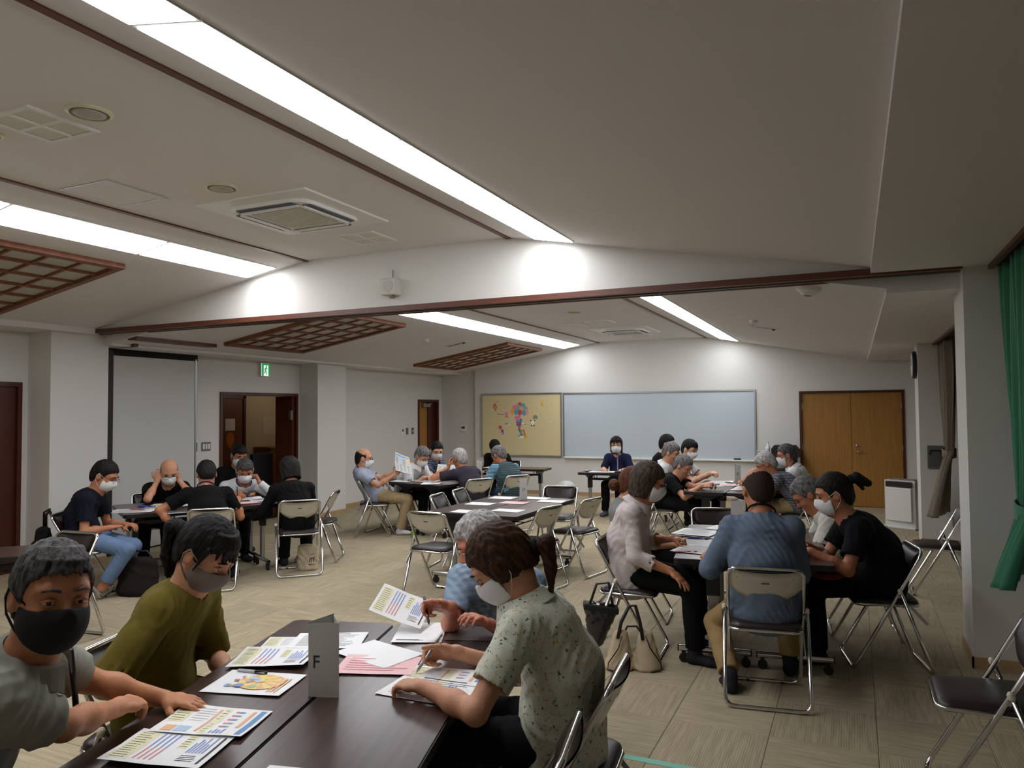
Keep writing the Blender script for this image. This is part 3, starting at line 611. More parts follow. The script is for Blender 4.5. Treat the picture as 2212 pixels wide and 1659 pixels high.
# ================================================================== folding chairs
M_VINYL = mat('brown_vinyl', (42, 32, 30), 0.38, bump=0.12, bscale=180, spec=0.5)
M_SHELL = mat('silver_shell', (205, 200, 188), 0.4, 0.25, var=0.06, vscale=20)
M_CAP = mat('ivory_cap', (214, 206, 186), 0.5)
def make_chair(label):
    t = thing('folding_chair', label, 'chair', (0, 0, 0), 0, 'brown folding chairs')
    r = 0.0115; x1, x2 = 0.203, 0.226
    loop = [(0, 0.225, r), (-x1, 0.225, r), (-x1, -0.035, 0.47), (-x1, -0.195, 0.765), (x1, -0.195, 0.765), (x1, -0.035, 0.47), (x1, 0.225, r), (0, 0.225, r)]
    MB().tube(arc(loop, 0.055, 4), r, 8, caps=False).build('front_frame', M_CHROME, t, True)
    MB().tube(arc([(-x2, -0.055, 0.505), (-x2, -0.235, r), (x2, -0.235, r), (x2, -0.055, 0.505)], 0.055, 4), r, 8).build('rear_leg', M_CHROME, t, True)
    for s in (-1, 1):
        MB().lathe([(0.0125, -0.012), (0.0135, 0.0), (0.0135, 0.014), (0.006, 0.022)], (s*x2, -0.052, 0.508), 10, (0, 0.34, 0.94)).build('cap', M_CAP, t, True)
        MB().obox((s*0.2145, -0.045, 0.478), (0.012, 0, 0), (0, 0.006, 0), (0, 0, 0.006)).build('pivot', M_ALU, t)
        MB().obox((s*0.2, -0.165, 0.36), (0.002, 0, 0), (0, 0.045, 0.05), (0, 0.007, -0.0065)).build('link', M_ALU, t)
        MB().lathe([(0.014, -0.01), (0.014, 0.01)], (s*0.1, 0.225, 0.006), 8, (1, 0, 0)).build('foot_pad', M_BLACK, t)
    # seat
    pts = rrect(0.385, 0.385, 0.055, 5); MB().tube([(x, y+0.015, 0.418) for x, y in pts], 0.009, 6, closed=True).build('seat_rim', M_CHROME, t, True)
    v = []; f = []; n = len(pts); prof = [(0.97, 0.416), (1.0, 0.428), (0.985, 0.443), (0.93, 0.453), (0.75, 0.459), (0.4, 0.461)]
    for s, z in prof: v += [(x*s, y*s+0.015, z-0.012*(1 if y > 0.1 else 0)*s) for x, y in pts]
    for k in range(len(prof)-1):
        for i in range(n): f.append((k*n+i, k*n+(i+1) % n, (k+1)*n+(i+1) % n, (k+1)*n+i))
    f.append(tuple(range(n-1, -1, -1))); f.append(tuple((len(prof)-1)*n+i for i in range(n)))
    MB().add(v, f).build('seat', M_VINYL, t, True)
    MB().box((-0.18, -0.10, 0.402), (0.18, -0.07, 0.416)).box((-0.18, 0.10, 0.402), (0.18, 0.13, 0.416)).build('seat_brace', M_ALU, t)
    # backrest shell and pad
    A = np.array([0, -0.195, 0.768]); dn = np.array([0, 0.16, -0.295]); dn /= np.linalg.norm(dn); nf = np.array([0, 0.88, 0.47])
    NU, NV = 12, 5
    def surf(off, sh, nm, m, grow):
        vv = []; ff = []
        for side in (0, 1):
            for j in range(NV+1):
                for i in range(NU+1):
                    u = -1+2*i/NU; w = j/NV; L = 0.205*(1-0.42*abs(u)**2.6)
                    ed = min(1.0, 4*min(w, 1-w)+0.0, (1-abs(u))*6)**0.5
                    o = off+(sh*ed if side else 0)
                    p = A+np.array([u*0.197*grow, 0, 0])+dn*(0.004+L*w*grow)-nf*(0.030*(1-u*u))+nf*o
                    vv.append(p)
        N1 = (NU+1)*(NV+1)
        for side in (0, 1):
            for j in range(NV):
                for i in range(NU):
                    q = [side*N1+j*(NU+1)+i, side*N1+j*(NU+1)+i+1, side*N1+(j+1)*(NU+1)+i+1, side*N1+(j+1)*(NU+1)+i]
                    ff.append(tuple(q if side == 0 else q[::-1]))
        border = [j*0+i for i in range(NU+1)]+[j*(NU+1)+NU for j in range(1, NV+1)]+[NV*(NU+1)+i for i in range(NU-1, -1, -1)]+[j*(NU+1) for j in range(NV-1, 0, -1)]
        for a, b in zip(border, border[1:]+border[:1]): ff.append((b, a, a+N1, b+N1))
        return MB().add(vv, ff).build(nm, m, t, True)
    surf(-0.006, 0.003, 'back_shell', M_SHELL, 1.0); surf(0.000, 0.022, 'back_pad', M_VINYL, 0.97)
    p = A+dn*0.075-nf*0.0365
    MB().obox(p, (0.022, 0, 0), dn*0.005, nf*0.001).build('label_sticker', mat('sticker_dark', (96, 90, 80), 0.6), t)
    for s in (-1, 1): MB().lathe([(0.004, -0.001), (0.004, 0.002)], A+dn*0.05+np.array([s*0.15, 0, 0])-nf*0.0185, 6, -nf).build('rivet', M_GREY, t)
    return t
CH0 = [None]
def chair(x, y, fx, fy, label):
    rz = math.atan2(-fx, fy)
    if CH0[0] is None:
        CH0[0] = make_chair(label); CH0[0].location = (x, y, 0); CH0[0].rotation_euler = (0, 0, rz); return CH0[0]
    return copy_tree(CH0[0], (x, y, 0), rz, label)
# empty chairs
for c in ((0.66, 7.72, -1, 0, 'empty folding chair side-on between the two right piers'),
          (0.49, 3.78, -1, 0.0, 'empty folding chair cut by lower right picture edge'),
          (-1.11, 6.73, 0.3, -0.95, 'empty folding chair facing us at far end of grey-topped table'),
          (-3.47, 5.93, 0.07, 1, 'empty folding chair with silver back before the vacant table'),
          (-2.78, 6.55, -0.97, 0.2, 'empty folding chair at right side of vacant table, nearer one'),
          (-2.62, 7.28, -0.98, 0.2, 'empty folding chair at right side of vacant table, farther one'),
          (-3.16, 8.12, 0.1, -1, 'empty folding chair facing us at far end of vacant table'),
          (-3.95, 7.08, 1, 0.15, 'empty folding chair at left side of vacant table, nearer one'),
          (-3.98, 7.62, 1, 0.15, 'empty folding chair at left side of vacant table, farther one'),
          (-5.55, 6.83, -0.9, -0.44, 'empty folding chair side-on beyond woman in black'),
          (-5.36, 3.62, 0.1, -1, 'empty folding chair behind the man with black mask'),
          (-0.92, 1.92, -0.97, -0.2, 'folding chair whose back rises at bottom picture edge'),
          (-5.95, 9.0-0.22, 0.97, 0.1, 'folding chair behind man in white short sleeves')):
    chair(*c)

# ================================================================== caster tables
M_TOP = wood_mat('dark_walnut_top', (46, 33, 30), (80, 58, 51), 5, 0.30, 'X', coat=0.25)
M_EDGE = mat('black_edge', (18, 16, 18), 0.4)
def make_table(label, group, LX=1.5):
    t = thing('caster_table', label, 'table', (0, 0, 0), 0, group); LY = 0.485; hx_ = LX/2-0.13
    pts = rrect(LX, LY, 0.035, 4)
    MB().prism(rrect(LX-0.008, LY-0.008, 0.032, 4), 0.684, 0.700).build('tabletop', M_TOP, t)
    MB().prism(pts, 0.664, 0.694).build('edge_band', M_EDGE, t)
    for s in (-1, 1):
        x = s*hx_
        MB().box((x-0.0175, -0.035, 0.11), (x+0.0175, 0.035, 0.60), bev=0.004).build('leg', M_ALU, t)
        MB().prism([(-0.05, 0.60), (0.05, 0.60), (0.19, 0.662), (-0.19, 0.662)], -0.022, 0.022, fn=lambda a, b, c: (x+c, a, b)).box((x-0.026, -0.045, 0.45), (x+0.026, 0.045, 0.61)).build('bracket', M_EDGE, t)
        ft = MB().tube([(x, -0.225, 0.092), (x, 0.225, 0.092)], 0.021, 10).build('foot_bar', M_CHROME, t, True, auto=40)
        for q in (-1, 1):
            MB().lathe([(0.012, -0.013), (0.03, -0.012), (0.031, 0), (0.03, 0.012), (0.012, 0.013)], (x, q*0.195, 0.031), 14, (1, 0, 0)).build('caster', M_BLACK, ft, True, auto=40)
            MB().box((x-0.018, q*0.195-0.012, 0.035), (x+0.018, q*0.195+0.012, 0.075)).build('caster_fork', M_BLACK, ft)
            MB().lathe([(0.0215, 0), (0.0215, 0.008)], (x, q*0.225, 0.092), 10, (0, q, 0)).build('end_cap', M_BLACK, ft)
    MB().box((-hx_+0.02, -0.012, 0.575), (hx_-0.02, 0.012, 0.605)).build('rail', M_EDGE, t)
    for y in (-0.13, 0.0, 0.13):
        MB().tube(arc([(-0.55, y, 0.664), (-0.55, y, 0.585), (0.55, y, 0.585), (0.55, y, 0.664)], 0.03, 3), 0.006, 6).build('shelf_rod', M_EDGE, t, True)
    for x in (-0.3, 0.3): MB().tube([(x, -0.13, 0.585), (x, 0.13, 0.585)], 0.005, 6).build('shelf_rod', M_EDGE, t, True)
    return t
TB0 = {}
def table(x, y, ux, uy, label, group, LX=1.5):
    rz = math.atan2(uy, ux)
    if LX not in TB0:
        t = TB0[LX] = make_table(label, group, LX); t.location = (x, y, 0); t.rotation_euler = (0, 0, rz); return t
    return copy_tree(TB0[LX], (x, y, 0), rz, label, group)
def pair(corner, u, names, group, LX=1.5):
    """two tables pushed together: corner = near end of the left edge, u = long direction away from the camera"""
    u = np.array(u, float); u /= np.linalg.norm(u); v = np.array([u[1], -u[0]]); c = np.array(corner, float)
    for k in (0, 1):
        q = c+u*LX/2+v*(0.245+0.492*k); table(q[0], q[1], u[0], u[1], names[k], group, LX)
UF = np.array([-0.27, 0.963]); UF /= np.linalg.norm(UF); VF = np.array([UF[1], -UF[0]])
def FT(u, v): return UF*u+VF*v
pair(FT(1.51, -1.555), UF, ('dark wood caster table of the nearest group, left half', 'dark wood caster table of the nearest group, right half'), 'tables of the nearest group', 1.8)
pair((-1.09, 4.86), (-0.13, 0.99), ('caster table left half, before man in blue shirt', 'caster table right half, before man in blue shirt'), 'tables of the blue shirt group')
pair((-3.79, 6.22), (0.02, 1), ('vacant caster table in room middle, left half', 'vacant caster table in room middle, right half'), 'tables of the vacant group')
pair((-7.18, 5.46), (0.52, 0.855), ('caster table of left wall group, wall side', 'caster table of left wall group, aisle side'), 'tables of the left wall group')
pair((-5.86, 8.66), (0.22, 0.975), ('caster table by the newspaper reader, left half', 'caster table by the newspaper reader, right half'), 'tables of the rear left group')
pair((-1.86, 8.86), (0.0, 1), ('caster table of rear right group, left half', 'caster table of rear right group, right half'), 'tables of the rear right group')
table(-3.19, 11.25, 1, 0.0, 'caster table of woman with microphone stand', 'reception tables')
table(-5.42, 11.55, 1, 0.08, 'caster table of person with black cap', 'reception tables')
table(-5.72, 3.05, 0.7, 0.71, 'caster table corner cut by left picture edge', 'tables along the left side')
# ================================================================== people: smooth distance fields turned into meshes
def V3(*a): return np.array(a if len(a) == 3 else a[0], float)
def nrm(v): v = np.array(v, float); return v/max(np.linalg.norm(v), 1e-9)
class Vol:
    def __init__(s, lo, hi, h):
        s.h = h; s.lo = np.array(lo, float); s.n = np.maximum(4, np.ceil((np.array(hi)-s.lo)/h).astype(int)+1)
        s.a = np.full(tuple(s.n), 0.3, np.float32)
        s.ax = [(s.lo[i]+h*np.arange(s.n[i])).astype(np.float32) for i in range(3)]
    def reg(s, lo, hi):
        i0 = np.clip(np.floor((np.array(lo)-s.lo)/s.h).astype(int), 0, s.n); i1 = np.clip(np.ceil((np.array(hi)-s.lo)/s.h).astype(int)+1, 0, s.n)
        if np.any(i1-i0 < 1): return None
        sl = tuple(slice(a, b) for a, b in zip(i0, i1))
        return sl, s.ax[0][sl[0]][:, None, None], s.ax[1][sl[1]][None, :, None], s.ax[2][sl[2]][None, None, :]
    def put(s, sl, d, k, op):
        A = s.a[sl]
        if op == 'u':
            if k <= 0: np.minimum(A, d, out=A)
            else:
                h = np.clip(0.5+0.5*(A-d)/k, 0, 1); A[...] = A+(d-A)*h-k*h*(1-h)
        else:
            d = -d
            if k <= 0: np.maximum(A, d, out=A)
            else:
                h = np.clip(0.5-0.5*(A-d)/k, 0, 1); A[...] = A+(d-A)*h+k*h*(1-h)
    def cone(s, a, b, ra, rb, k=0.02, op='u', cut=False):
        a, b = V3(a), V3(b); m = max(ra, rb)+k+3*s.h
        g = s.reg(np.minimum(a, b)-m, np.maximum(a, b)+m)
        if g is None: return
        sl, X, Y, Z = g; ba = b-a; L2 = max(ba@ba, 1e-9)
        tt = ((X-a[0])*ba[0]+(Y-a[1])*ba[1]+(Z-a[2])*ba[2])/L2; t = np.clip(tt, 0, 1)
        d = np.sqrt((X-a[0]-t*ba[0])**2+(Y-a[1]-t*ba[1])**2+(Z-a[2]-t*ba[2])**2)-(ra+(rb-ra)*t)
        if cut: d = np.maximum(d, (tt-1)*math.sqrt(L2))
        s.put(sl, d, k, op)
    def econe(s, a, b, ea, eb, side, k=0.03, op='u', cut=False):
        """cone of elliptic section: ea=(half width along side, half depth)"""
        a, b, side = V3(a), V3(b), nrm(side); m = max(*ea, *eb)+k+3*s.h
        g = s.reg(np.minimum(a, b)-m, np.maximum(a, b)+m)
        if g is None: return
        sl, X, Y, Z = g; ba = b-a; L2 = max(ba@ba, 1e-9)
        tt = ((X-a[0])*ba[0]+(Y-a[1])*ba[1]+(Z-a[2])*ba[2])/L2; t = np.clip(tt, 0, 1)
        qx, qy, qz = X-a[0]-t*ba[0], Y-a[1]-t*ba[1], Z-a[2]-t*ba[2]
        u = qx*side[0]+qy*side[1]+qz*side[2]; r2 = np.maximum(qx*qx+qy*qy+qz*qz-u*u, 0)
        w, dd = ea[0]+(eb[0]-ea[0])*t, ea[1]+(eb[1]-ea[1])*t
        d = (np.sqrt((u/w)**2+r2/(dd*dd))-1)*np.minimum(w, dd)
        if cut: d = np.maximum(d, (tt-1)*math.sqrt(L2))
        s.put(sl, d, k, op)
    def ell(s, c, r, R=None, k=0.02, op='u'):
        c, r = V3(c), V3(r); m = max(r)+k+3*s.h; g = s.reg(c-m, c+m)
        if g is None: return
        sl, X, Y, Z = g; X, Y, Z = X-c[0], Y-c[1], Z-c[2]
        R = np.eye(3) if R is None else R
        q = [(X*R[0, i]+Y*R[1, i]+Z*R[2, i])/r[i] for i in range(3)]
        k0 = np.sqrt(q[0]**2+q[1]**2+q[2]**2); k1 = np.sqrt((q[0]/r[0])**2+(q[1]/r[1])**2+(q[2]/r[2])**2)
        s.put(sl, k0*(k0-1)/np.maximum(k1, 1e-6), k, op)
    def grid(s): return s.ax[0][:, None, None], s.ax[1][None, :, None], s.ax[2][None, None, :]
    def wrinkle(s, amp, sc, seed=0):
        """soft creases running mostly down the cloth"""
        X, Y, Z = s.grid(); r = np.random.default_rng(seed); ph = r.uniform(0, 6.28, 9); sc = sc*1.35
        a = (X*math.cos(ph[0])+Y*math.sin(ph[0])); b = (X*math.cos(ph[0]+1.9)+Y*math.sin(ph[0]+1.9))
        n = np.abs(np.sin(a*sc+Z*sc*0.55+1.1*np.sin(Z*sc*0.5+ph[1])+0.9*np.sin(b*sc*0.7+ph[2])))*(0.5+0.5*np.sin(Z*sc*0.45+b*sc*0.4+ph[3]))
        n = n+0.8*np.abs(np.sin(b*sc*1.3-Z*sc*0.8+1.2*np.sin(a*sc*0.6+ph[4])+ph[5]))*(0.5+0.5*np.sin(a*sc*0.5-Z*sc*0.3+ph[6]))
        s.a += (amp*1.5*(n-0.55)).astype(np.float32)
    def mesh(s, name, mats, parent=None, org=(0, 0, 0), smooth=1):
        A = s.a; S = A < 0
        c = [S[i:S.shape[0]-1+i, j:S.shape[1]-1+j, k:S.shape[2]-1+k] for i in (0, 1) for j in (0, 1) for k in (0, 1)]
        cnt = sum(x.astype(np.int8) for x in c); act = (cnt > 0) & (cnt < 8); I = np.argwhere(act)
        if len(I) == 0: return None
        vals = np.stack([A[I[:, 0]+i, I[:, 1]+j, I[:, 2]+k] for i in (0, 1) for j in (0, 1) for k in (0, 1)], 1)
        cor = np.array([(i, j, k) for i in (0, 1) for j in (0, 1) for k in (0, 1)], float)
        acc = np.zeros((len(I), 3)); num = np.zeros(len(I))
        for a in range(8):
            for b in range(a+1, 8):
                if np.abs(cor[a]-cor[b]).sum() != 1: continue
                m = (vals[:, a] < 0) != (vals[:, b] < 0); t = np.where(m, vals[:, a]/np.where(m, vals[:, a]-vals[:, b], 1), 0)
                acc += np.where(m[:, None], cor[a]+(cor[b]-cor[a])*t[:, None], 0); num += m
        P = s.lo+s.h*(I+acc/num[:, None])
        idx = np.full(act.shape, -1, np.int32); idx[I[:, 0], I[:, 1], I[:, 2]] = np.arange(len(I)); F = []
        for ax in range(3):
            o1, o2 = (ax+1) % 3, (ax+2) % 3
            sl0 = [slice(None)]*3; sl1 = [slice(None)]*3; sl0[ax] = slice(0, -1); sl1[ax] = slice(1, None)
            ch = S[tuple(sl0)] != S[tuple(sl1)]; E = np.argwhere(ch)
            ok = (E[:, o1] > 0) & (E[:, o2] > 0) & (E[:, o1] < act.shape[o1]) & (E[:, o2] < act.shape[o2]) & (E[:, ax] < act.shape[ax]); E = E[ok]
            if len(E) == 0: continue
            def g(d1, d2): q = E.copy(); q[:, o1] -= d1; q[:, o2] -= d2; return idx[q[:, 0], q[:, 1], q[:, 2]]
            q = np.stack([g(1, 1), g(0, 1), g(0, 0), g(1, 0)], 1)
            ins = S[E[:, 0], E[:, 1], E[:, 2]]; q[~ins] = q[~ins][:, ::-1]; F.append(q[(q >= 0).all(1)])
        F = np.concatenate(F)
        for _ in range(smooth):
            acc = np.zeros_like(P); n = np.zeros(len(P))
            for a in range(4):
                b = (a+1) % 4; np.add.at(acc, F[:, a], P[F[:, b]]); np.add.at(acc, F[:, b], P[F[:, a]]); np.add.at(n, F[:, a], 1); np.add.at(n, F[:, b], 1)
            P = P*0.5+0.5*acc/np.maximum(n, 1)[:, None]
        P = P-np.array(org); me = bpy.data.meshes.new(name)
        me.vertices.add(len(P)); me.vertices.foreach_set('co', P.astype(np.float32).ravel())
        me.loops.add(F.size); me.loops.foreach_set('vertex_index', F.ravel().astype(np.int32))
        me.polygons.add(len(F)); me.polygons.foreach_set('loop_start', np.arange(0, F.size, 4, dtype=np.int32)); me.polygons.foreach_set('use_smooth', np.ones(len(F), bool))
        for m in (mats if isinstance(mats, (list, tuple)) else [mats]): me.materials.append(m)
        me.update(calc_edges=True); return link(name, me, parent)

# ---------------------------------------------------------------- head in its own frame: x right, y forward, z up
def head_sdf(v, T, face=True, grow=0.0, k=0.0):
    """T maps local points to volume coordinates, returns via v.* calls; T=(origin, R, scale)"""
    o, R, s = T
    def P(x, y, z): return o+R@(np.array([x, y, z])*s)
    g = grow
    v.ell(P(0, -0.012, 0.032), (np.array([0.077, 0.097, 0.090])+g)*s, R, 0.0)
    v.ell(P(0, 0.020, -0.045), (np.array([0.060, 0.068, 0.075])+g)*s, R, 0.045*s)
    v.ell(P(0, 0.050, -0.092), (np.array([0.030, 0.030, 0.024])+g)*s, R, 0.03*s)
    if face:
        v.ell(P(0, 0.070, 0.030), np.array([0.055, 0.018, 0.014])*s, R, 0.02*s)
        for q in (-1, 1):
            v.ell(P(q*0.033, 0.094, 0.006), np.array([0.019, 0.014, 0.011])*s, R, 0.012*s, 's')
            v.ell(P(q*0.040, 0.054, -0.026), np.array([0.020, 0.020, 0.017])*s, R, 0.02*s)
        v.cone(P(0, 0.084, 0.012), P(0, 0.103, -0.022), 0.008*s, 0.0125*s, 0.012*s)
        for q in (-1, 1): v.ell(P(q*0.011, 0.094, -0.026), np.array([0.009, 0.010, 0.008])*s, R, 0.008*s)
        v.ell(P(0, 0.084, -0.055), np.array([0.024, 0.008, 0.006])*s, R, 0.008*s); v.ell(P(0, 0.082, -0.066), np.array([0.021, 0.008, 0.006])*s, R, 0.008*s)
        for q in (-1, 1):
            v.ell(P(q*0.079, -0.010, -0.004), np.array([0.010, 0.019, 0.031])*s, R, 0.008*s); v.ell(P(q*0.089, -0.006, 0.0), np.array([0.006, 0.009, 0.016])*s, R, 0.006*s, 's')

SKIN = {}
def skin(rgb):
    if rgb not in SKIN: SKIN[rgb] = mat('skin_%d' % len(SKIN), rgb, 0.5, bump=0.12, bscale=140, var=0.10, vscale=18, spec=0.4)
    return SKIN[rgb]
def hair_mat(name, c0, c1, stretch=(1, 1, 0.25), scale=70):
    if name in MATS: return MATS[name]
    m = bpy.data.materials.new(name); m.use_nodes = True; nt = m.node_tree; b = nt.nodes['Principled BSDF']; L = nt.links.new
    tc = nt.nodes.new('ShaderNodeTexCoord'); mp = nt.nodes.new('ShaderNodeMapping'); mp.inputs['Scale'].default_value = stretch; L(tc.outputs['Object'], mp.inputs['Vector'])
    n = nt.nodes.new('ShaderNodeTexNoise'); n.inputs['Scale'].default_value = scale; n.inputs['Detail'].default_value = 4; n.inputs['Roughness'].default_value = 0.7; L(mp.outputs['Vector'], n.inputs['Vector'])
    r = nt.nodes.new('ShaderNodeValToRGB'); r.color_ramp.elements[0].position = 0.35; r.color_ramp.elements[1].position = 0.68
    r.color_ramp.elements[0].color = (*lin(c0), 1); r.color_ramp.elements[1].color = (*lin(c1), 1); L(n.outputs['Fac'], r.inputs['Fac']); L(r.outputs['Color'], b.inputs['Base Color'])
    b.inputs['Roughness'].default_value = 0.55; b.inputs['Specular IOR Level'].default_value = 0.16
    bp = nt.nodes.new('ShaderNodeBump'); bp.inputs['Strength'].default_value = 0.9; bp.inputs['Distance'].default_value = 0.006; L(n.outputs['Fac'], bp.inputs['Height']); L(bp.outputs['Normal'], b.inputs['Normal'])
    MATS[name] = m; return m
HAIR = dict(black=lambda: hair_mat('hair_black', (9, 8, 8), (34, 29, 27)), brown=lambda: hair_mat('hair_brown', (34, 20, 14), (84, 54, 36)), auburn=lambda: hair_mat('hair_auburn', (54, 30, 20), (110, 66, 42)),
            grey=lambda: hair_mat('hair_grey', (52, 50, 50), (142, 138, 136)), white=lambda: hair_mat('hair_white', (120, 118, 116), (206, 202, 198)), salt=lambda: hair_mat('hair_salt', (26, 24, 24), (104, 100, 98)), brgrey=lambda: hair_mat('hair_brown_grey', (36, 27, 22), (86, 74, 64)), dark=lambda: hair_mat('hair_dark', (14, 12, 11), (44, 38, 34)), stub=lambda: hair_mat('hair_stubble', (40, 30, 26), (66, 50, 42), (1, 1, 1), 160))
M_MASKW = mat('mask_white', (226, 228, 228), 0.85, bump=0.05, bscale=90); M_MASKB = mat('mask_black', (26, 27, 26), 0.9, bump=0.1, bscale=300); M_MASKG = mat('mask_greige', (128, 116, 108), 0.85)
M_EYE = mat('eye_white', (206, 196, 186), 0.25); M_IRIS = mat('eye_dark', (26, 16, 12), 0.15); M_SPEC = mat('glasses_frame', (40, 34, 32), 0.3, 0.3)

def fabric(name, rgb, kind='plain', rgb2=None, rgb3=None, sc=30.0):
    if name in MATS: return MATS[name]
    if kind == 'plain': return mat(name, rgb, 0.9, bump=0.22, bscale=30, var=0.08, vscale=14, spec=0.2)
    m = bpy.data.materials.new(name); m.use_nodes = True; nt = m.node_tree; b = nt.nodes['Principled BSDF']; L = nt.links.new; N = nt.nodes.new
    b.inputs['Roughness'].default_value = 0.88; tc = N('ShaderNodeTexCoord'); col = None
    def mixc(fac, a, c):
        mx = N('ShaderNodeMix'); mx.data_type = 'RGBA'; L(fac, mx.inputs['Factor'])
        for s, val in ((6, a), (7, c)):
            if isinstance(val, tuple): mx.inputs[s].default_value = (*lin(val), 1)
            else: L(val, mx.inputs[s])
        return mx.outputs[2]
    def step(sock, lo, hi):
        r = N('ShaderNodeMapRange'); r.inputs[1].default_value = lo; r.inputs[2].default_value = hi; L(sock, r.inputs[0]); return r.outputs[0]
    def wave(d, scale, dist=0.5):
        w = N('ShaderNodeTexWave'); w.bands_direction = d; w.inputs['Scale'].default_value = scale; w.inputs['Distortion'].default_value = dist; w.inputs['Detail'].default_value = 0; L(tc.outputs['Object'], w.inputs['Vector']); return w.outputs['Fac']
    if kind == 'stripe':
        col = mixc(step(wave('Z', sc), 0.62, 0.72), rgb, rgb2)
    elif kind == 'plaid':
        col = mixc(step(wave('Z', sc), 0.45, 0.62), rgb, rgb2); f2 = N('ShaderNodeMath'); f2.operation = 'MULTIPLY'; f2.inputs[1].default_value = 0.6; L(step(wave('DIAGONAL', sc*0.75), 0.45, 0.62), f2.inputs[0]); col = mixc(f2.outputs[0], col, rgb3)
    elif kind == 'floral':
        def spots(scale, thr, rand, c, base, off):
            mp = N('ShaderNodeMapping'); mp.inputs['Location'].default_value = off; L(tc.outputs['Object'], mp.inputs['Vector'])
            nz = N('ShaderNodeTexNoise'); nz.inputs['Scale'].default_value = scale*2.2; L(mp.outputs[0], nz.inputs['Vector'])
            ad = N('ShaderNodeMix'); ad.data_type = 'VECTOR'; ad.inputs[0].default_value = 0.03; L(mp.outputs[0], ad.inputs[4]); L(nz.outputs['Color'], ad.inputs[5])
            vo = N('ShaderNodeTexVoronoi'); vo.inputs['Scale'].default_value = scale; vo.inputs['Randomness'].default_value = rand; L(ad.outputs[1], vo.inputs['Vector'])
            return mixc(step(vo.outputs['Distance'], thr, thr*0.8), base, c)
        col = spots(46, 0.24, 1, rgb2, rgb, (0, 0, 0)); col = spots(38, 0.2, 1, rgb3, col, (0.3, 0.7, 0.2)); col = spots(60, 0.2, 1, (96, 150, 110), col, (1.3, 0.4, 0.9))
    L(col, b.inputs['Base Color'])
    n2 = N('ShaderNodeTexNoise'); n2.inputs['Scale'].default_value = 26; n2.inputs['Detail'].default_value = 2; L(tc.outputs['Object'], n2.inputs['Vector'])
    bp = N('ShaderNodeBump'); bp.inputs['Strength'].default_value = 0.25; bp.inputs['Distance'].default_value = 0.01; L(n2.outputs['Fac'], bp.inputs['Height']); L(bp.outputs['Normal'], b.inputs['Normal'])
    MATS[name] = m; return m

def ik(a, b, l1, l2, pole):
    """middle joint of a two-bone chain from a towards b, bent to pole; returns (joint, end)"""
    a, b = V3(a), V3(b); d = b-a; D = np.linalg.norm(d); L = (l1+l2)*0.985
    if D > L: b = a+d/D*L; d = b-a; D = L
    D = max(D, abs(l1-l2)+0.02); x = (l1*l1-l2*l2+D*D)/(2*D); y = math.sqrt(max(l1*l1-x*x, 0)); n = nrm(d); p = V3(pole); p = nrm(p-n*(p@n)); return a+n*x+p*y, b
CURL = dict(flat=[(8, 14, 10)]*4, relaxed=[(20, 34, 22), (26, 40, 25), (32, 44, 26), (38, 46, 28)], fist=[(62, 85, 50)]*4, pen=[(38, 48, 24), (48, 60, 34), (62, 74, 40), (70, 80, 44)], hold=[(40, 30, 15), (44, 34, 18), (48, 36, 20), (52, 40, 22)], spread=[(12, 16, 10), (10, 14, 10), (12, 18, 12), (16, 22, 14)])
def hand(v, W, d, n, right, curl='relaxed', s=1.0, thumb_in=0.35, k=0.008):
    """palm and five fingers; d = finger direction, n = palm normal (out of the palm)"""
    d = nrm(d); n = nrm(V3(n)-d*(V3(n)@d)); sd = np.cross(d, n)*(1 if right else -1)   # towards the thumb
    # right hand, palm down (n=-z), fingers +y -> thumb to the left (-x)
    W = V3(W)
    v.econe(W-d*0.01*s, W+d*0.045*s, (0.027*s, 0.019*s), (0.038*s, 0.016*s), sd, 0.012)
    v.econe(W+d*0.04*s, W+d*0.086*s, (0.038*s, 0.0155*s), (0.040*s, 0.0125*s), sd, 0.012)
    v.ell(W+d*0.035*s+sd*0.022*s+n*0.008*s, np.array([0.02, 0.02, 0.018])*s, None, 0.012)
    C = CURL[curl]; spr = 0.16 if curl == 'spread' else 0.05
    for i, (off, ln, r) in enumerate(((0.029, 0.074, 0.0088), (0.0098, 0.082, 0.0090), (-0.0098, 0.076, 0.0086), (-0.0285, 0.060, 0.0078))):
        p = W+d*(0.086-0.008*(i == 3)-0.003*(i == 0))*s+sd*off*s; a = 0.0; fd0 = nrm(d+sd*(off/0.029)*spr)
        for j, fr in enumerate((0.46, 0.30, 0.24)):
            a += math.radians(C[i][j]); dd = fd0*math.cos(a)+n*math.sin(a); q = p+dd*ln*fr*s
            v.cone(p, q, r*s*(1-0.07*j), r*s*(0.95-0.08*j), 0.005 if j else k); p = q
    p = W+d*0.026*s+sd*0.028*s+n*0.006*s; td = nrm(d*0.62+sd*0.72+n*thumb_in)
    for j, (ln, r) in enumerate(((0.042, 0.0125), (0.032, 0.0105), (0.026, 0.0095))):
        q = p+td*ln*s; v.cone(p, q, r*s, r*0.92*s, 0.008); p = q; td = nrm(td+d*0.28+n*0.12*thumb_in-sd*0.22)
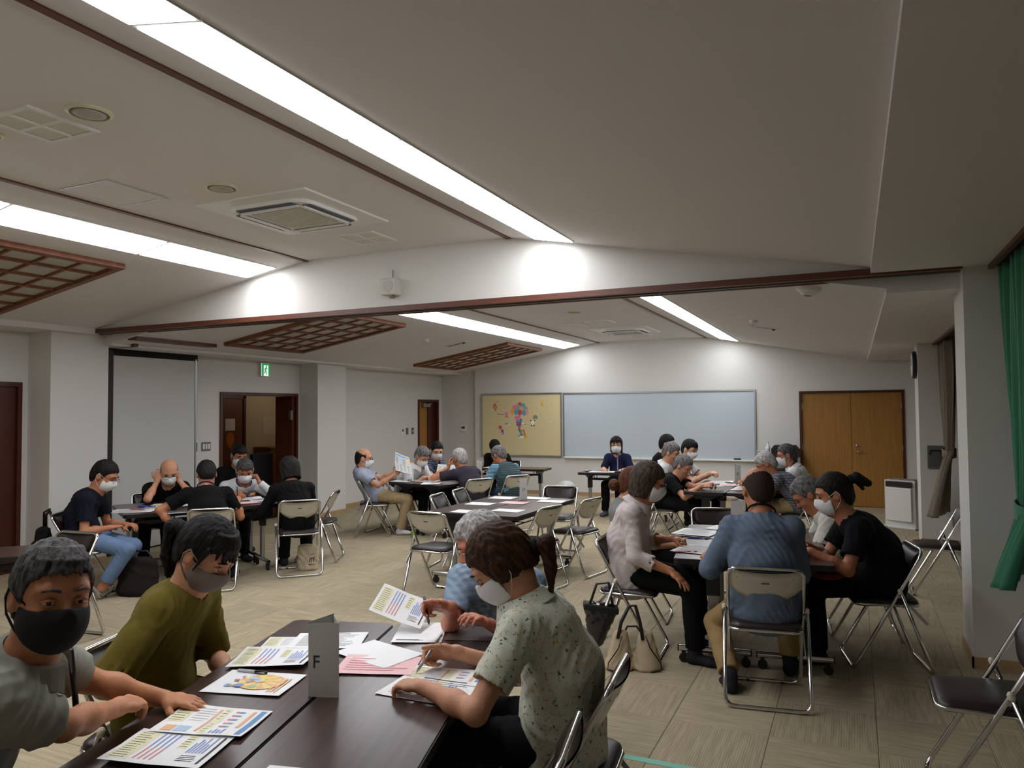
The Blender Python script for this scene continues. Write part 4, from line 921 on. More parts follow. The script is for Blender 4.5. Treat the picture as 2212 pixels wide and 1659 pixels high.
def person(label, seat, face, head, look=None, pitch=20, roll=0, hs=1.06, w=1.0, h=0.0075,
           L=None, R=None, pole_l=None, pole_r=None, hair='short', hair_c='black', skin_c=(186, 132, 100),
           shirt=None, sleeve='short', collar=None, fat=1.0, pants=None, feet='socks', sock=None, mask=None, glasses=False, lanyard=None,
           footL=None, footR=None, slouch=0.05, hem=0.0, hip_back=-0.01, seated_chair=True, chair_label=None, detail=False, vest=None, cshift=0.0, pant_len=1.0, neck_open=0.0, bangs=False):
    f = np.array([face[0], face[1], 0.0]); f /= np.linalg.norm(f); r = np.array([f[1], -f[0], 0.0]); up = V3(0, 0, 1)
    sx, sy = seat; org = np.array([sx, sy, 0.0])
    root = thing('person', label, 'person', (sx, sy, 0), 0, 'people at the tables')
    if seated_chair: chair(sx+f[0]*cshift, sy+f[1]*cshift, face[0], face[1], chair_label or ('folding chair under '+label.replace(' person', '').replace('person', 'sitter')))
    look = f if look is None else nrm(np.array([look[0], look[1], 0.0]))
    cp, sp = math.cos(math.radians(pitch)), math.sin(math.radians(pitch))
    hf = look*cp-up*sp; hu = look*sp+up*cp; hr = np.cross(hf, hu)
    if roll: c_, s_ = math.cos(math.radians(roll)), math.sin(math.radians(roll)); hr, hu = hr*c_-hu*s_, hu*c_+hr*s_
    RH = np.stack([hr, hf, hu], 1); H = V3(head)
    N = H-up*0.145*hs*0.8-hu*0.035-hf*0.03-f*0.035
    Pv = org+V3(0, 0, 0.545)-f*hip_back
    M = (Pv*0.52+N*0.48)-f*slouch; M2 = Pv*0.2+N*0.8-f*slouch*0.75
    sp_d = nrm(N-M)
    Sd = {}
    for q, nm in ((-1, 'L'), (1, 'R')): Sd[nm] = N-sp_d*0.062*w+r*q*0.168*w
    arms = {}
    for q, nm, spec, pole in ((-1, 'L', L, pole_l), (1, 'R', R, pole_r)):
        spec = dict(spec or {}); wt = spec.get('w'); 
        if wt is None: wt = org+f*0.27+r*q*0.10+V3(0, 0, 0.60)
        pl = V3(pole) if pole is not None else (-up*1.0+r*q*0.55-f*0.25)
        E, Wr = ik(Sd[nm], wt, 0.285, 0.245, pl); arms[nm] = (Sd[nm], E, Wr, spec)
    legs = {}
    for q, nm, ft in ((-1, 'L', footL), (1, 'R', footR)):
        hp = Pv+r*q*0.085+f*0.02-up*0.015
        a = (org+f*0.42+r*q*0.12+V3(0, 0, 0.09)) if ft is None else V3(ft)
        K, A = ik(hp, a, 0.415, 0.40, f*0.6+up*1.0); legs[nm] = (hp, K, A)
    allp = np.array([Pv, M, N, H+hu*0.15, H-hf*0.1, H+hf*0.13]+[p for a in arms.values() for p in a[:3]]+[a[2]+nrm(V3(a[3].get('d', a[2]-a[1])))*0.2 for a in arms.values()]+[p for a in legs.values() for p in a]+[a[2]+f*0.2-up*0.09 for a in legs.values()])
    lo, hi = allp.min(0)-0.205, allp.max(0)+0.205; lo[2] = max(lo[2], -0.005)
    sk = skin(skin_c)
    # ---- body: one continuous surface
    v = Vol(np.maximum(lo+0.075, (-99, -99, -0.005)), hi-0.075, h)
    v.econe(Pv, M, (0.135*w, 0.095), (0.125*w, 0.09), r, 0.03); v.econe(M, M2, (0.125*w, 0.09), (0.14*w, 0.095), r, 0.04)
    v.cone(Sd['L'], Sd['R'], 0.048, 0.048, 0.05); v.cone(M2, N, 0.07, 0.062, 0.05)
    v.cone(N-sp_d*0.02, H-hu*0.05*hs-hf*0.018, 0.058*hs, 0.054*hs, 0.03)
    head_sdf(v, (H, RH, hs))
    for nm, (S, E, Wr, spec) in arms.items():
        v.cone(S, E, 0.046*w, 0.038, 0.03); v.cone(E, Wr, 0.040, 0.0255, 0.015); v.ell(E*0.62+Wr*0.38, (0.038, 0.038, 0.038), None, 0.03)
        d = V3(spec['d']) if 'd' in spec else nrm(Wr-E)
        hand(v, Wr, d, spec.get('n', (0, 0, -1)), nm == 'R', spec.get('curl', 'relaxed'), spec.get('s', 1.0), spec.get('thumb', 0.35))
    for nm, (hp, K, A) in legs.items():
        v.cone(hp, K, 0.075, 0.052, 0.03); v.cone(K, A, 0.052, 0.036, 0.02); v.ell(K*0.65+A*0.35-f*0.010, (0.040, 0.040, 0.055), None, 0.03)
        an = A*1.0; toe = nrm(f*0.9+r*(0.15 if nm == 'R' else -0.15)); sole = V3(an[0], an[1], max(an[2]-0.055, 0.035))
        v.cone(an, sole-toe*0.02, 0.036, 0.034, 0.02); v.econe(sole-toe*0.02, sole+toe*0.10-up*0.006, (0.034, 0.032), (0.042, 0.024), np.cross(toe, up), 0.02); v.econe(sole+toe*0.09-up*0.008, sole+toe*0.145-up*0.012, (0.042, 0.022), (0.034, 0.016), np.cross(toe, up), 0.015)
    body = v.mesh('body', sk, root, org)
    # ---- trousers
    if pants is not None:
        t = Vol(V3(lo[0]+0.04, lo[1]+0.04, lo[2]), V3(hi[0]-0.04, hi[1]-0.04, 0.80), max(h, 0.007)); t.econe(Pv-up*0.012, Pv*0.8+M*0.2, (0.150*w*fat, 0.112*fat), (0.14*w*fat, 0.108*fat), r, 0.02)
        for nm, (hp, K, A) in legs.items():
            A2 = K+(A-K)*pant_len; t.cone(hp+f*0.03, K, 0.086, 0.070, 0.03); t.cone(K, A2, 0.071, 0.061, 0.015, cut=True)
        t.wrinkle(0.002, 40, 3); t.mesh('trousers', pants, root, org)
    # ---- socks
    if feet == 'socks':
        for nm, (hp, K, A) in legs.items():
            t = Vol(V3(A[0]-0.24, A[1]-0.24, -0.005), V3(A[0]+0.24, A[1]+0.24, 0.26), max(h, 0.006))
            toe = nrm(f*0.9+r*(0.15 if nm == 'R' else -0.15)); sole = V3(A[0], A[1], max(A[2]-0.055, 0.038)); e = 0.004
            t.cone(A+nrm(K-A)*0.10, A, 0.046, 0.041, 0.01); t.cone(A, sole-toe*0.02, 0.036+e, 0.034+e, 0.02); t.econe(sole-toe*0.02, sole+toe*0.10-up*0.006, (0.034+e, 0.032+e), (0.042+e, 0.024+e), np.cross(toe, up), 0.02); t.econe(sole+toe*0.09-up*0.008, sole+toe*0.145-up*0.012, (0.042+e, 0.022+e), (0.034+e, 0.016+e), np.cross(toe, up), 0.015)
            t.mesh('sock', sock or fabric('sock_dark', (40, 40, 44)), root, org)
    # ---- shirt
    t = Vol(V3(lo[0], lo[1], 0.36), V3(hi[0], hi[1], H[2]+0.02), h); hemp = Pv-up*(0.02+hem)-f*0.01
    t.econe(hemp, Pv*0.7+M*0.3, (0.172*w*fat, 0.138*fat), (0.166*w*fat, 0.132*fat), r, 0.02); t.econe(Pv*0.7+M*0.3, M, (0.166*w*fat, 0.132*fat), (0.16*w*fat, 0.122*fat), r, 0.05)
    t.econe(M, M2, (0.16*w*fat, 0.120*fat), (0.165*w, 0.112), r, 0.05); t.cone(Sd['L'], Sd['R'], 0.066, 0.066, 0.06); t.econe(M2, N-sp_d*0.01, (0.13*w, 0.095), (0.085, 0.075), r, 0.05)
    sv = Vol(V3(lo[0], lo[1], 0.36), V3(hi[0], hi[1], H[2]+0.02), h)
    for nm, (S, E, Wr, spec) in arms.items():
        if sleeve == 'short': sv.cone(S, S+(E-S)*0.68, 0.068*w, 0.067*w, 0.02, cut=True); c0, c1, rr = S+(E-S)*0.60, S+(E-S)*0.9, 0.055*w
        elif sleeve == 'elbow': sv.cone(S, S+(E-S)*0.97, 0.070*w, 0.080*w, 0.02, cut=True); c0, c1, rr = S+(E-S)*0.86, S+(E-S)*1.2, 0.066*w
        elif sleeve == 'half': sv.cone(S, E, 0.068*w, 0.062*w, 0.02); sv.cone(E, E+(Wr-E)*0.22, 0.062*w, 0.066*w, 0.012, cut=True); c0, c1, rr = E+(Wr-E)*0.12, E+(Wr-E)*0.5, 0.053*w
        elif sleeve == 'long': sv.cone(S, E, 0.064*w, 0.054*w, 0.02); sv.cone(E, E+(Wr-E)*0.93, 0.053*w, 0.038*w, 0.012, cut=True); c0 = None
        else: sv.cone(S, E, 0.066*w, 0.058*w, 0.02); sv.cone(E, E+(Wr-E)*0.50, 0.058*w, 0.056*w, 0.012, cut=True); sv.cone(E+(Wr-E)*0.36, E+(Wr-E)*0.52, 0.060*w, 0.060*w, 0.004, cut=True); c0, c1, rr = E+(Wr-E)*0.44, E+(Wr-E)*0.8, 0.046*w
        if c0 is not None: sv.cone(c0, c1, rr, rr, 0.004, 's')
    t.put((slice(None),)*3, sv.a, 0.035, 'u')
    t.wrinkle(0.0038, 42, int(abs(sx*97+sy*31)))
    nd = nrm(H-hu*0.06-N); t.cone(N+nd*0.005-sp_d*0.015, N+nd*0.12, 0.066*hs, 0.072*hs, 0.012, 's')
    if neck_open: t.ell(N+f*0.075-up*0.035, (0.035, 0.05, 0.06), None, 0.01, 's')
    t.mesh('shirt', shirt, root, org)
    if vest is not None:
        t = Vol(lo, hi, max(h, 0.007)); e = 0.012
        t.econe(hemp, M, (0.172*w*fat+e, 0.138*fat+e), (0.16*w*fat+e, 0.122*fat+e), r, 0.02); t.econe(M, M2, (0.16*w*fat+e, 0.12*fat+e), (0.165*w+e-0.01, 0.112+e), r, 0.05); t.cone(Sd['L']*0.75+Sd['R']*0.25, Sd['R']*0.75+Sd['L']*0.25, 0.074, 0.074, 0.06); t.econe(M2, N-sp_d*0.01, (0.13*w+e, 0.095+e), (0.09, 0.08), r, 0.05)
        t.wrinkle(0.0036, 30, int(abs(sx*97+sy*31))); t.cone(N+nd*0.005-sp_d*0.015, N+nd*0.12, 0.066*hs, 0.072*hs, 0.012, 's'); t.mesh('vest', vest, root, org)
    if collar is not None:
        mb = MB(); n = 26; rows = []; fl = nrm(f-nd*(f@nd)); rl = np.cross(fl, nd)
        for j, (rad, ht) in enumerate(((0.066, 0.014), (0.068, 0.030), (0.077, 0.027), (0.106, -0.012), (0.104, -0.016), (0.076, 0.016))):
            row = []
            for i in range(n+1):
                th = math.radians(24+312*i/n); tip = max(0, math.cos(th))**7; x, y = math.sin(th), math.cos(th)
                low = ht-(0.045*tip if j in (3, 4) else 0)
                row.append(N-org+fl*(y*rad*hs*1.0+0.012*tip)+rl*(x*rad*hs)+nd*low*hs-sp_d*0.0)
            rows.append(row)
        for j in range(6):
            k2 = (j+1) % 6
            for i in range(n): mb.add([rows[j][i], rows[j][i+1], rows[k2][i+1], rows[k2][i]], [(0, 1, 2, 3)])
        for i in (0, n): mb.add([rows[j][i] for j in range(6)], [tuple(range(6))])
        mb.build('collar', collar, root, True)
    # ---- head-frame parts
    def hobj(o):
        if o is not None:
            o.matrix_parent_inverse = Matrix.Identity(4); o.location = Vector(H-org); o.rotation_euler = Matrix(RH.tolist()).to_euler()
        return o
    hh = 0.0034 if detail else 0.005; I3 = np.eye(3); Z0 = (np.zeros(3), I3, hs)
    def P(x, y, z): return np.array([x, y, z])*hs
    if hair is not None:
        hv = Vol(P(-0.17, -0.22, -0.30), P(0.17, 0.15, 0.19), hh); X, Y, Z = hv.grid(); X, Y, Z = X/hs, Y/hs, Z/hs
        g = 0.0 if hair in ('bald', 'stub') else 1.0
        hv.ell(P(0, -0.014, 0.034), np.array([0.0805+0.004*g, 0.101+0.004*g, 0.094+0.008*g])*hs, None, 0)
        hv.ell(P(0, -0.047, -0.012), np.array([0.068+0.003*g, 0.066+0.003*g, 0.088])*hs, None, 0.025)
        ang = np.arctan2(X, Y-0.0); wob = 0.004*np.sin(ang*17+3*np.sin(ang*5))+0.002*np.sin(ang*41)
        if hair in ('bob', 'long'):
            hv.econe(P(0, -0.030, 0.03), P(0, -0.030, -0.085), (0.089*hs, 0.082*hs), (0.090*hs, 0.076*hs), (1, 0, 0), 0.03)
            zl = np.interp(Y, [-0.02, 0.012, 0.028, 0.042, 0.08, 0.1], [-0.105, -0.10, -0.075, 0.035, 0.060, 0.068]).astype(np.float32); hv.cone(P(0, 0.03, -0.02), P(0, 0.045, -0.17), 0.066*hs, 0.075*hs, 0.006, 's')
        else:
            zl = np.interp(Y, [-0.12, -0.075, -0.046, -0.030, -0.004, 0.003, 0.022, 0.036, 0.06, 0.1], [-0.085, -0.085, -0.060, 0.014, 0.014, -0.014, -0.014, 0.032, 0.064, 0.074]).astype(np.float32)
        if hair == 'lowtail': zl = np.interp(Y, [-0.12, -0.075, -0.050, 0.020, 0.034, 0.050, 0.07, 0.1], [-0.072, -0.072, -0.055, -0.050, -0.030, 0.030, 0.058, 0.068]).astype(np.float32); hv.ell(P(0, -0.005, 0.0), np.array([0.094, 0.075, 0.075])*hs, None, 0.02)
        hv.a = np.maximum(hv.a, ((zl+wob-Z)*hs*0.7).astype(np.float32))
        if hair == 'bald':
            hv.a = np.maximum(hv.a, ((Z-0.052-0.35*np.maximum(-Y-0.02, 0)-wob)*hs).astype(np.float32)); hv.a = np.maximum(hv.a, ((Y-0.03-wob*2)*hs).astype(np.float32))
        strand = 0.0012*np.sin(ang*46+6*np.sin(ang*7+Z*20)+Z*30)+0.0013*np.sin(X*260+Z*90+4*np.sin(Y*60)); hv.a += (strand*hs*(0.4 if hair == 'bald' else 1)).astype(np.float32)
        def ys(x, z): return -0.014+0.106*math.sqrt(max(0.02, 1-((z-0.034)/0.103)**2-(x/0.086)**2))
        def lock(q, z0, z1, z2, r0, r1, r2, dx=0.0):
            p = [P(q*(0.75+0.25*(z0-z)/(z0-z2))+dx*(z0-z)/(z0-z2), ys(q*(0.75+0.25*(z0-z)/(z0-z2))+dx*(z0-z)/(z0-z2), z)+o, z) for z, o in ((z0, -0.004), (z1, 0.000), (z2, 0.003))]
            hv.cone(p[0], p[1], r0*hs, r1*hs, 0.008); hv.cone(p[1], p[2], r1*hs, r2*hs, 0.006)
        if hair in ('fringe', 'pony', 'bangs') or bangs:
            zb = 0.036 if hair == 'pony' or bangs else 0.050
            for q in np.linspace(-0.06, 0.06, 14): lock(q, 0.108, 0.080, zb+0.006*math.sin(q*150), 0.008, 0.0065, 0.0028, 0.004*math.sin(q*400))
            if hair == 'pony':
                for q in (-1, 1): hv.cone(P(q*0.076, 0.040, 0.06), P(q*0.080, 0.030, -0.030), 0.008*hs, 0.003*hs, 0.008)
        if hair == 'sweep':
            for q in np.linspace(-0.056, 0.056, 12): lock(q, 0.116, 0.094, 0.070+0.007*math.sin(q*230), 0.0075, 0.006, 0.0025, 0.010)
        hobj(hv.mesh('hair', HAIR[hair_c](), root))
        if hair == 'pony' or hair == 'topknot' or hair == 'lowtail':
            tv = Vol(P(-0.11, -0.36, -0.30), P(0.11, 0.06, 0.18), hh)
            if hair == 'topknot':
                base = P(0, -0.118, 0.055); tv.cone(base+P(0, 0.02, 0), base+P(0, -0.035, 0.005), 0.02*hs, 0.03*hs, 0.01); tv.cone(base+P(0, -0.035, 0.005), base+P(0, -0.085, -0.045), 0.03*hs, 0.022*hs, 0.01); tv.cone(base+P(0, -0.03, 0.0), base+P(0.015, -0.05, -0.07), 0.022*hs, 0.010*hs, 0.01)
            else:
                gl = RH.T@V3(0, 0, -1); bk = np.array([0, -1.0, 0.0])
                base = P(0, -0.116, 0.012) if hair == 'pony' else P(0, -0.110, -0.030); ln = 1.0 if hair == 'pony' else 0.85
                d1 = nrm(bk*0.9+gl*0.35); d2 = nrm(gl+bk*0.18); p1 = base+d1*0.045*hs; p2 = p1+d2*0.10*hs*ln; p3 = p2+gl*0.085*hs*ln; sd = np.array([1.0, 0, 0])
                for q in (-0.016, -0.005, 0.006, 0.017):
                    tv.cone(base, p1+sd*q*hs, 0.017*hs, 0.022*hs, 0.010); tv.cone(p1+sd*q*hs, p2+sd*q*1.5*hs, 0.022*hs, 0.017*hs, 0.010); tv.cone(p2+sd*q*1.5*hs, p3+sd*q*1.2*hs+gl*0.02*math.sin(q*300), 0.016*hs, 0.004*hs, 0.008)
            X, Y, Z = tv.grid(); tv.a += (0.0022*np.sin(X*420+3*np.sin(Z*40))+0.0014*np.sin(X*900+Y*200)).astype(np.float32)
            hobj(tv.mesh('ponytail', HAIR[hair_c](), root))
            mb = MB(); bd = base+P(0, 0.004, 0.0); ax = nrm(np.array([0, -1.0, -0.3 if hair != 'topknot' else 0.2])); mb.lathe([(0.014*hs, -0.012), (0.026*hs, -0.014), (0.030*hs, 0.0), (0.026*hs, 0.014), (0.014*hs, 0.012)], bd+ax*0.012, 16, ax)
            hobj(mb.build('hair_tie', fabric('hair_tie', (24, 28, 32)), root, True))
        if hair == 'bun':
            tv = Vol(P(-0.1, -0.25, -0.2), P(0.1, -0.05, 0.1), hh); tv.ell(P(0, -0.135, -0.05), np.array([0.05, 0.042, 0.044])*hs); X, Y, Z = tv.grid(); tv.a += (0.002*np.sin(np.arctan2(X, Z+0.05)*9+Y*120)).astype(np.float32); hobj(tv.mesh('hair_bun', HAIR[hair_c](), root))
    if hair == 'cap' or hair_c == 'cap': pass
    # eyes, brows
    for q in (-1, 1):
        if detail:
            eo = hobj(MB().sphere(P(q*0.033, 0.0800, 0.005), np.array([0.0132, 0.0092, 0.0072])*hs, 14, 10).build('eye', M_EYE, root, True))
            MB().sphere(P(q*0.033+0.001, 0.0868, 0.005), np.array([0.0058, 0.0036, 0.0058])*hs, 12, 8).build('iris', M_IRIS, eo, True)
            hobj(MB().tube([P(q*0.033+dx, 0.0895-abs(dx)*0.35, 0.0120-abs(dx)*0.28) for dx in (-0.016, -0.009, 0, 0.009, 0.016)], [0.0022, 0.0036, 0.0042, 0.0036, 0.0022], 6).build('eyelid', sk, root, True))
            hobj(MB().tube([P(q*0.033+dx, 0.088-abs(dx)*0.3, -0.0025+abs(dx)*0.15) for dx in (-0.015, 0, 0.015)], [0.0016, 0.003, 0.0016], 6).build('eyelid', sk, root, True))
        else: hobj(MB().sphere(P(q*0.033, 0.0805, 0.005), np.array([0.0120, 0.0080, 0.0052])*hs, 10, 6).build('eye', M_IRIS, root, True))
        hobj(MB().tube([P(q*0.014, 0.0935, 0.030), P(q*0.032, 0.0925, 0.0355), P(q*0.05, 0.080, 0.030)], [0.003*hs, 0.0042*hs, 0.002*hs], 6).build('eyebrow', HAIR['dark' if hair_c in ('black', 'brown', 'auburn') else 'salt'](), root, True))
    if mask is not None:
        mv = Vol(P(-0.10, -0.03, -0.15), P(0.10, 0.15, 0.04), 0.0036 if detail else 0.005); mv.ell(P(0, 0.020, -0.045), (np.array([0.077, 0.085, 0.087]) if detail else np.array([0.073, 0.081, 0.084]))*hs, None, 0); mv.ell(P(0, 0.062, -0.040), np.array([0.045, 0.051, 0.050])*hs, None, 0.03); mv.cone(P(0, 0.096, 0.004), P(0, 0.106, -0.03), 0.010*hs, 0.014*hs, 0.03)
        sol = mv.a.copy(); X, Y, Z = mv.grid(); X, Y, Z = X/hs, Y/hs, Z/hs
        edge = np.maximum((0.028 if mask is M_MASKW else 0.012+0.75*np.maximum(np.abs(Z+0.035)-0.02, 0))-Y, np.maximum(Z+(0.008 if mask is M_MASKW else 0.013)-0.22*np.maximum(0.05-np.abs(X), 0), -0.120-Z)); pl = 0.0012*np.sin(Z*330) if mask is M_MASKW else 0
        mv.a = np.maximum(np.maximum(sol, -(sol+(0.006 if detail else 0.011))), (edge*hs).astype(np.float32)); pass
        mo = hobj(mv.mesh('face_mask', mask, root)); sr = 0.0016 if mask is M_MASKW else 0.0032
        for q in (-1, 1):
            hobj(MB().tube([P(q*0.064, 0.040, -0.006), P(q*0.079, 0.020, 0.008), P(q*0.087, -0.014, 0.026), P(q*0.088, -0.028, 0.0), P(q*0.084, -0.020, -0.036), P(q*0.072, 0.005, -0.066), P(q*0.058, 0.030, -0.088)], sr, 5).build('mask_loop', mask, root, True))
    if glasses:
        gm = MB()
        for q in (-1, 1):
            gm.tube([P(q*0.034+0.023*math.cos(a), 0.107-0.010*abs(0.034+0.023*math.cos(a)*q-0.0)*2, 0.004+0.016*math.sin(a)) for a in np.linspace(0, 2*PI, 18, endpoint=False)], 0.0017, 5, closed=True); gm.tube([P(q*0.057, 0.104, 0.010), P(q*0.076, 0.07, 0.012), P(q*0.083, -0.005, 0.016), P(q*0.084, -0.025, 0.0)], 0.0018, 5)
        gm.tube([P(-0.011, 0.107, 0.008), P(0, 0.110, 0.011), P(0.011, 0.107, 0.008)], 0.0016, 5); hobj(gm.build('glasses', M_SPEC, root, True))
    if lanyard is not None:
        lm = MB(); n = 12; fl = nrm(f-nd*(f@nd)); rl = np.cross(fl, nd)
        lm.tube([N-org+fl*0.083*math.cos(a)+rl*0.086*math.sin(a)+nd*(0.028-0.03*math.cos(a)) for a in np.linspace(0.6, 2*PI-0.6, n)], 0.006, 6); hobj2 = lm.build('lanyard', lanyard, root, True)
    return dict(root=root, H=H, N=N, arms=arms, P=Pv, RH=RH, org=org)
# ================================================================== the people
B = fabric('black_cloth', (9, 9, 10)); BT = fabric('black_trouser', (8, 8, 9)); WS = fabric('white_shirt', (214, 216, 216)); KH = fabric('khaki_trouser', (168, 148, 112)); NV = fabric('navy_tee', (15, 18, 30))
LBLUE = fabric('lanyard_blue', (30, 44, 110)); LBLK = fabric('lanyard_black', (20, 20, 22)); DK = fabric('dark_trouser', (16, 17, 20))
SK1, SK2, SK3, SK4 = (194, 132, 94), (202, 146, 114), (182, 120, 86), (212, 162, 132)
dn = (0, 0, -1)
PEOPLE = {}
# --- nearest group
PEOPLE['man1'] = person('grey-haired person in sage polo and black mask looking at us', (-2.24, 1.15), (0.72, 0.69), (-1.86, 1.25, 1.20), look=(0.98, -0.30), pitch=3, roll=-6, hs=1.07, w=1.08, h=0.005,
    R=dict(w=(-2.02, 1.61, 0.765), d=(-0.25, 1, -0.12), n=(-0.25, 0, -0.95), curl='relaxed'), L=dict(w=(-2.06, 1.76, 0.738), d=(0.95, 0.42, -0.12), n=dn, curl='spread'), pole_r=(0.35, -0.6, -0.6), pole_l=(-0.9, 0.5, -0.4),
    hair='sweep', hair_c='salt', skin_c=SK1, shirt=fabric('sage_polo', (150, 150, 138)), collar=fabric('sage_polo', (150, 150, 138)), pants=DK, mask=M_MASKB, detail=True, fat=1.08, neck_open=0.03, chair_label='folding chair under the sage polo sitter')
PEOPLE['olive'] = person('person in olive blouse with dark ponytail and greige mask', (-2.52, 2.10), (0.95, 0.30), (-2.29, 2.15, 1.12), look=(0.97, 0.16), pitch=36, hs=1.12, w=0.92, h=0.005,
    R=dict(w=(-2.34, 2.00, 0.60), curl='relaxed'), L=dict(w=(-2.26, 2.26, 0.60), curl='relaxed'), hair='pony', hair_c='black', skin_c=SK2, shirt=fabric('olive_blouse', (104, 92, 34)), sleeve='elbow', pants=fabric('olive_skirt', (92, 82, 32)), mask=M_MASKG, detail=True, fat=1.0, slouch=0.06, hem=0.03, chair_label='folding chair under the olive blouse sitter')
PEOPLE['old'] = person('white-haired person in blue plaid shirt reading a printed sheet', (-1.60, 3.32), (0.12, -0.99), (-1.57, 3.08, 1.055), look=(-0.85, -0.5), pitch=30, hs=1.12, h=0.005,
    R=dict(w=(-1.56, 2.77, 0.84), d=(-0.75, -0.3, 0.1), n=(0.2, -0.6, -0.6), curl='pen'), L=dict(w=(-1.42, 2.86, 0.76), curl='relaxed'), pole_r=(-0.3, 0.3, -1), hair='sweep', hair_c='white', skin_c=(204, 134, 108), shirt=fabric('blue_plaid', (128, 148, 168), 'plaid', (112, 134, 158), (148, 164, 180), 13), pants=DK, detail=True, chair_label='folding chair at far end of nearest group')
PEOPLE['writer'] = person('person in floral blouse writing with low brown ponytail', (-0.95, 2.50), (-0.98, -0.12), (-1.15, 2.41, 1.12), look=(-0.95, -0.32), pitch=42, hs=1.12, w=0.98, h=0.005,
    R=dict(w=(-1.37, 2.47, 0.765), d=(-0.93, -0.28, -0.05), n=(0.25, -0.75, -0.55), curl='pen', s=1.0), L=dict(w=(-1.33, 2.17, 0.742), d=(-0.97, 0.1, -0.04), n=dn, curl='relaxed'), pole_l=(0.35, -0.75, -0.75), pole_r=(0.4, 0.5, -0.9),
    hair='lowtail', hair_c='brown', skin_c=SK2, shirt=fabric('floral_blouse', (206, 208, 190), 'floral', (196, 164, 92), (60, 92, 92)), collar=fabric('floral_blouse', (206, 208, 190)), fat=1.06, hem=0.05, pants=DK, mask=M_MASKW, detail=True, slouch=0.07, chair_label='folding chair under the floral blouse sitter')
# --- blue shirt group
PEOPLE['pink'] = person('person in pale pink blouse with brown bob and mask', (-1.45, 5.12), (1, 0.06), (-1.31, 5.13, 1.16), look=(0.95, 0.3), pitch=18, hs=1.1, w=0.92, h=0.006,
    R=dict(w=(-1.12, 4.93, 0.60), d=(0.75, -0.25, -0.5), n=(-0.3, 0.1, -0.9), curl='spread'), L=dict(w=(-1.20, 5.33, 0.745), d=(0.95, 0.1, -0.1), curl='fist'), pole_r=(-0.8, -0.5, -0.6), hair='bob', hair_c='brgrey', skin_c=SK3, shirt=fabric('pale_pink_blouse', (196, 184, 182)), collar=fabric('pale_pink_blouse', (196, 184, 182)), sleeve='rolled', fat=1.08, hem=0.05, pants=BT, mask=M_MASKW, glasses=True, footR=(-0.98, 4.98, 0.09), footL=(-1.02, 5.30, 0.09), pant_len=0.97, chair_label='folding chair under the pink blouse sitter')
person('person with auburn bun and grey top behind pink blouse', (-1.60, 5.95), (1, 0.1), (-1.63, 5.90, 1.06), look=(0.9, 0.4), pitch=20, hs=1.1, w=0.9, h=0.008, hair='bun', hair_c='auburn', skin_c=SK2, shirt=fabric('grey_top', (126, 128, 128)), pants=BT, chair_label='folding chair under the auburn bun sitter')
PEOPLE['blue'] = person('balding person in slate blue sweater seen from behind', (-0.50, 4.60), (-0.14, 0.99), (-0.54, 4.74, 1.165), look=(-0.42, 0.9), pitch=24, hs=1.12, w=1.0, h=0.006,
    L=dict(w=(-0.84, 4.83, 0.745), d=(-0.5, 0.6, -0.1), n=(0.5, 0.2, -0.8), curl='fist'), R=dict(w=(-0.36, 4.98, 0.745), curl='relaxed'), pole_l=(-0.30, -0.8, -0.9), pole_r=(0.25, -0.6, -1.0), hair='bald', hair_c='stub', skin_c=SK3, shirt=fabric('slate_sweater', (98, 112, 130)), sleeve='half', fat=1.12, hem=0.03, pants=fabric('ochre_trouser', (150, 124, 84)), lanyard=LBLK, footL=(-0.70, 4.58, 0.09), footR=(-0.40, 5.02, 0.09), pant_len=0.92, chair_label='folding chair with scuffed silver back under blue sweater')
PEOPLE['pony'] = person('person in black tee with grey topknot ponytail and mask', (0.14, 5.50), (-0.97, -0.20), (-0.14, 5.46, 1.085), look=(-0.98, -0.12), pitch=18, hs=1.12, w=1.06, h=0.006,
    R=dict(w=(-0.32, 5.42, 0.745), curl='relaxed'), L=dict(w=(-0.28, 5.20, 0.745), d=(-0.9, 0.1, -0.1), curl='relaxed'), hair='topknot', hair_c='dark', skin_c=SK3, shirt=fabric('black_tee', (10, 11, 16)), fat=1.1, pants=BT, mask=M_MASKW, slouch=0.09, chair_label='folding chair under the black tee topknot sitter')
person('grey-haired person in white shirt bending low over table', (0.02, 6.15), (-1, -0.1), (-0.33, 6.08, 1.01), look=(-1, -0.1), pitch=40, hs=1.1, h=0.008, R=dict(w=(-0.45, 6.2, 0.745)), L=dict(w=(-0.42, 5.9, 0.745)), hair='sweep', hair_c='grey', skin_c=SK3, shirt=fabric('cream_shirt', (206, 204, 194)), pants=KH, glasses=True, slouch=0.08, chair_label='folding chair under grey-haired white shirt sitter')
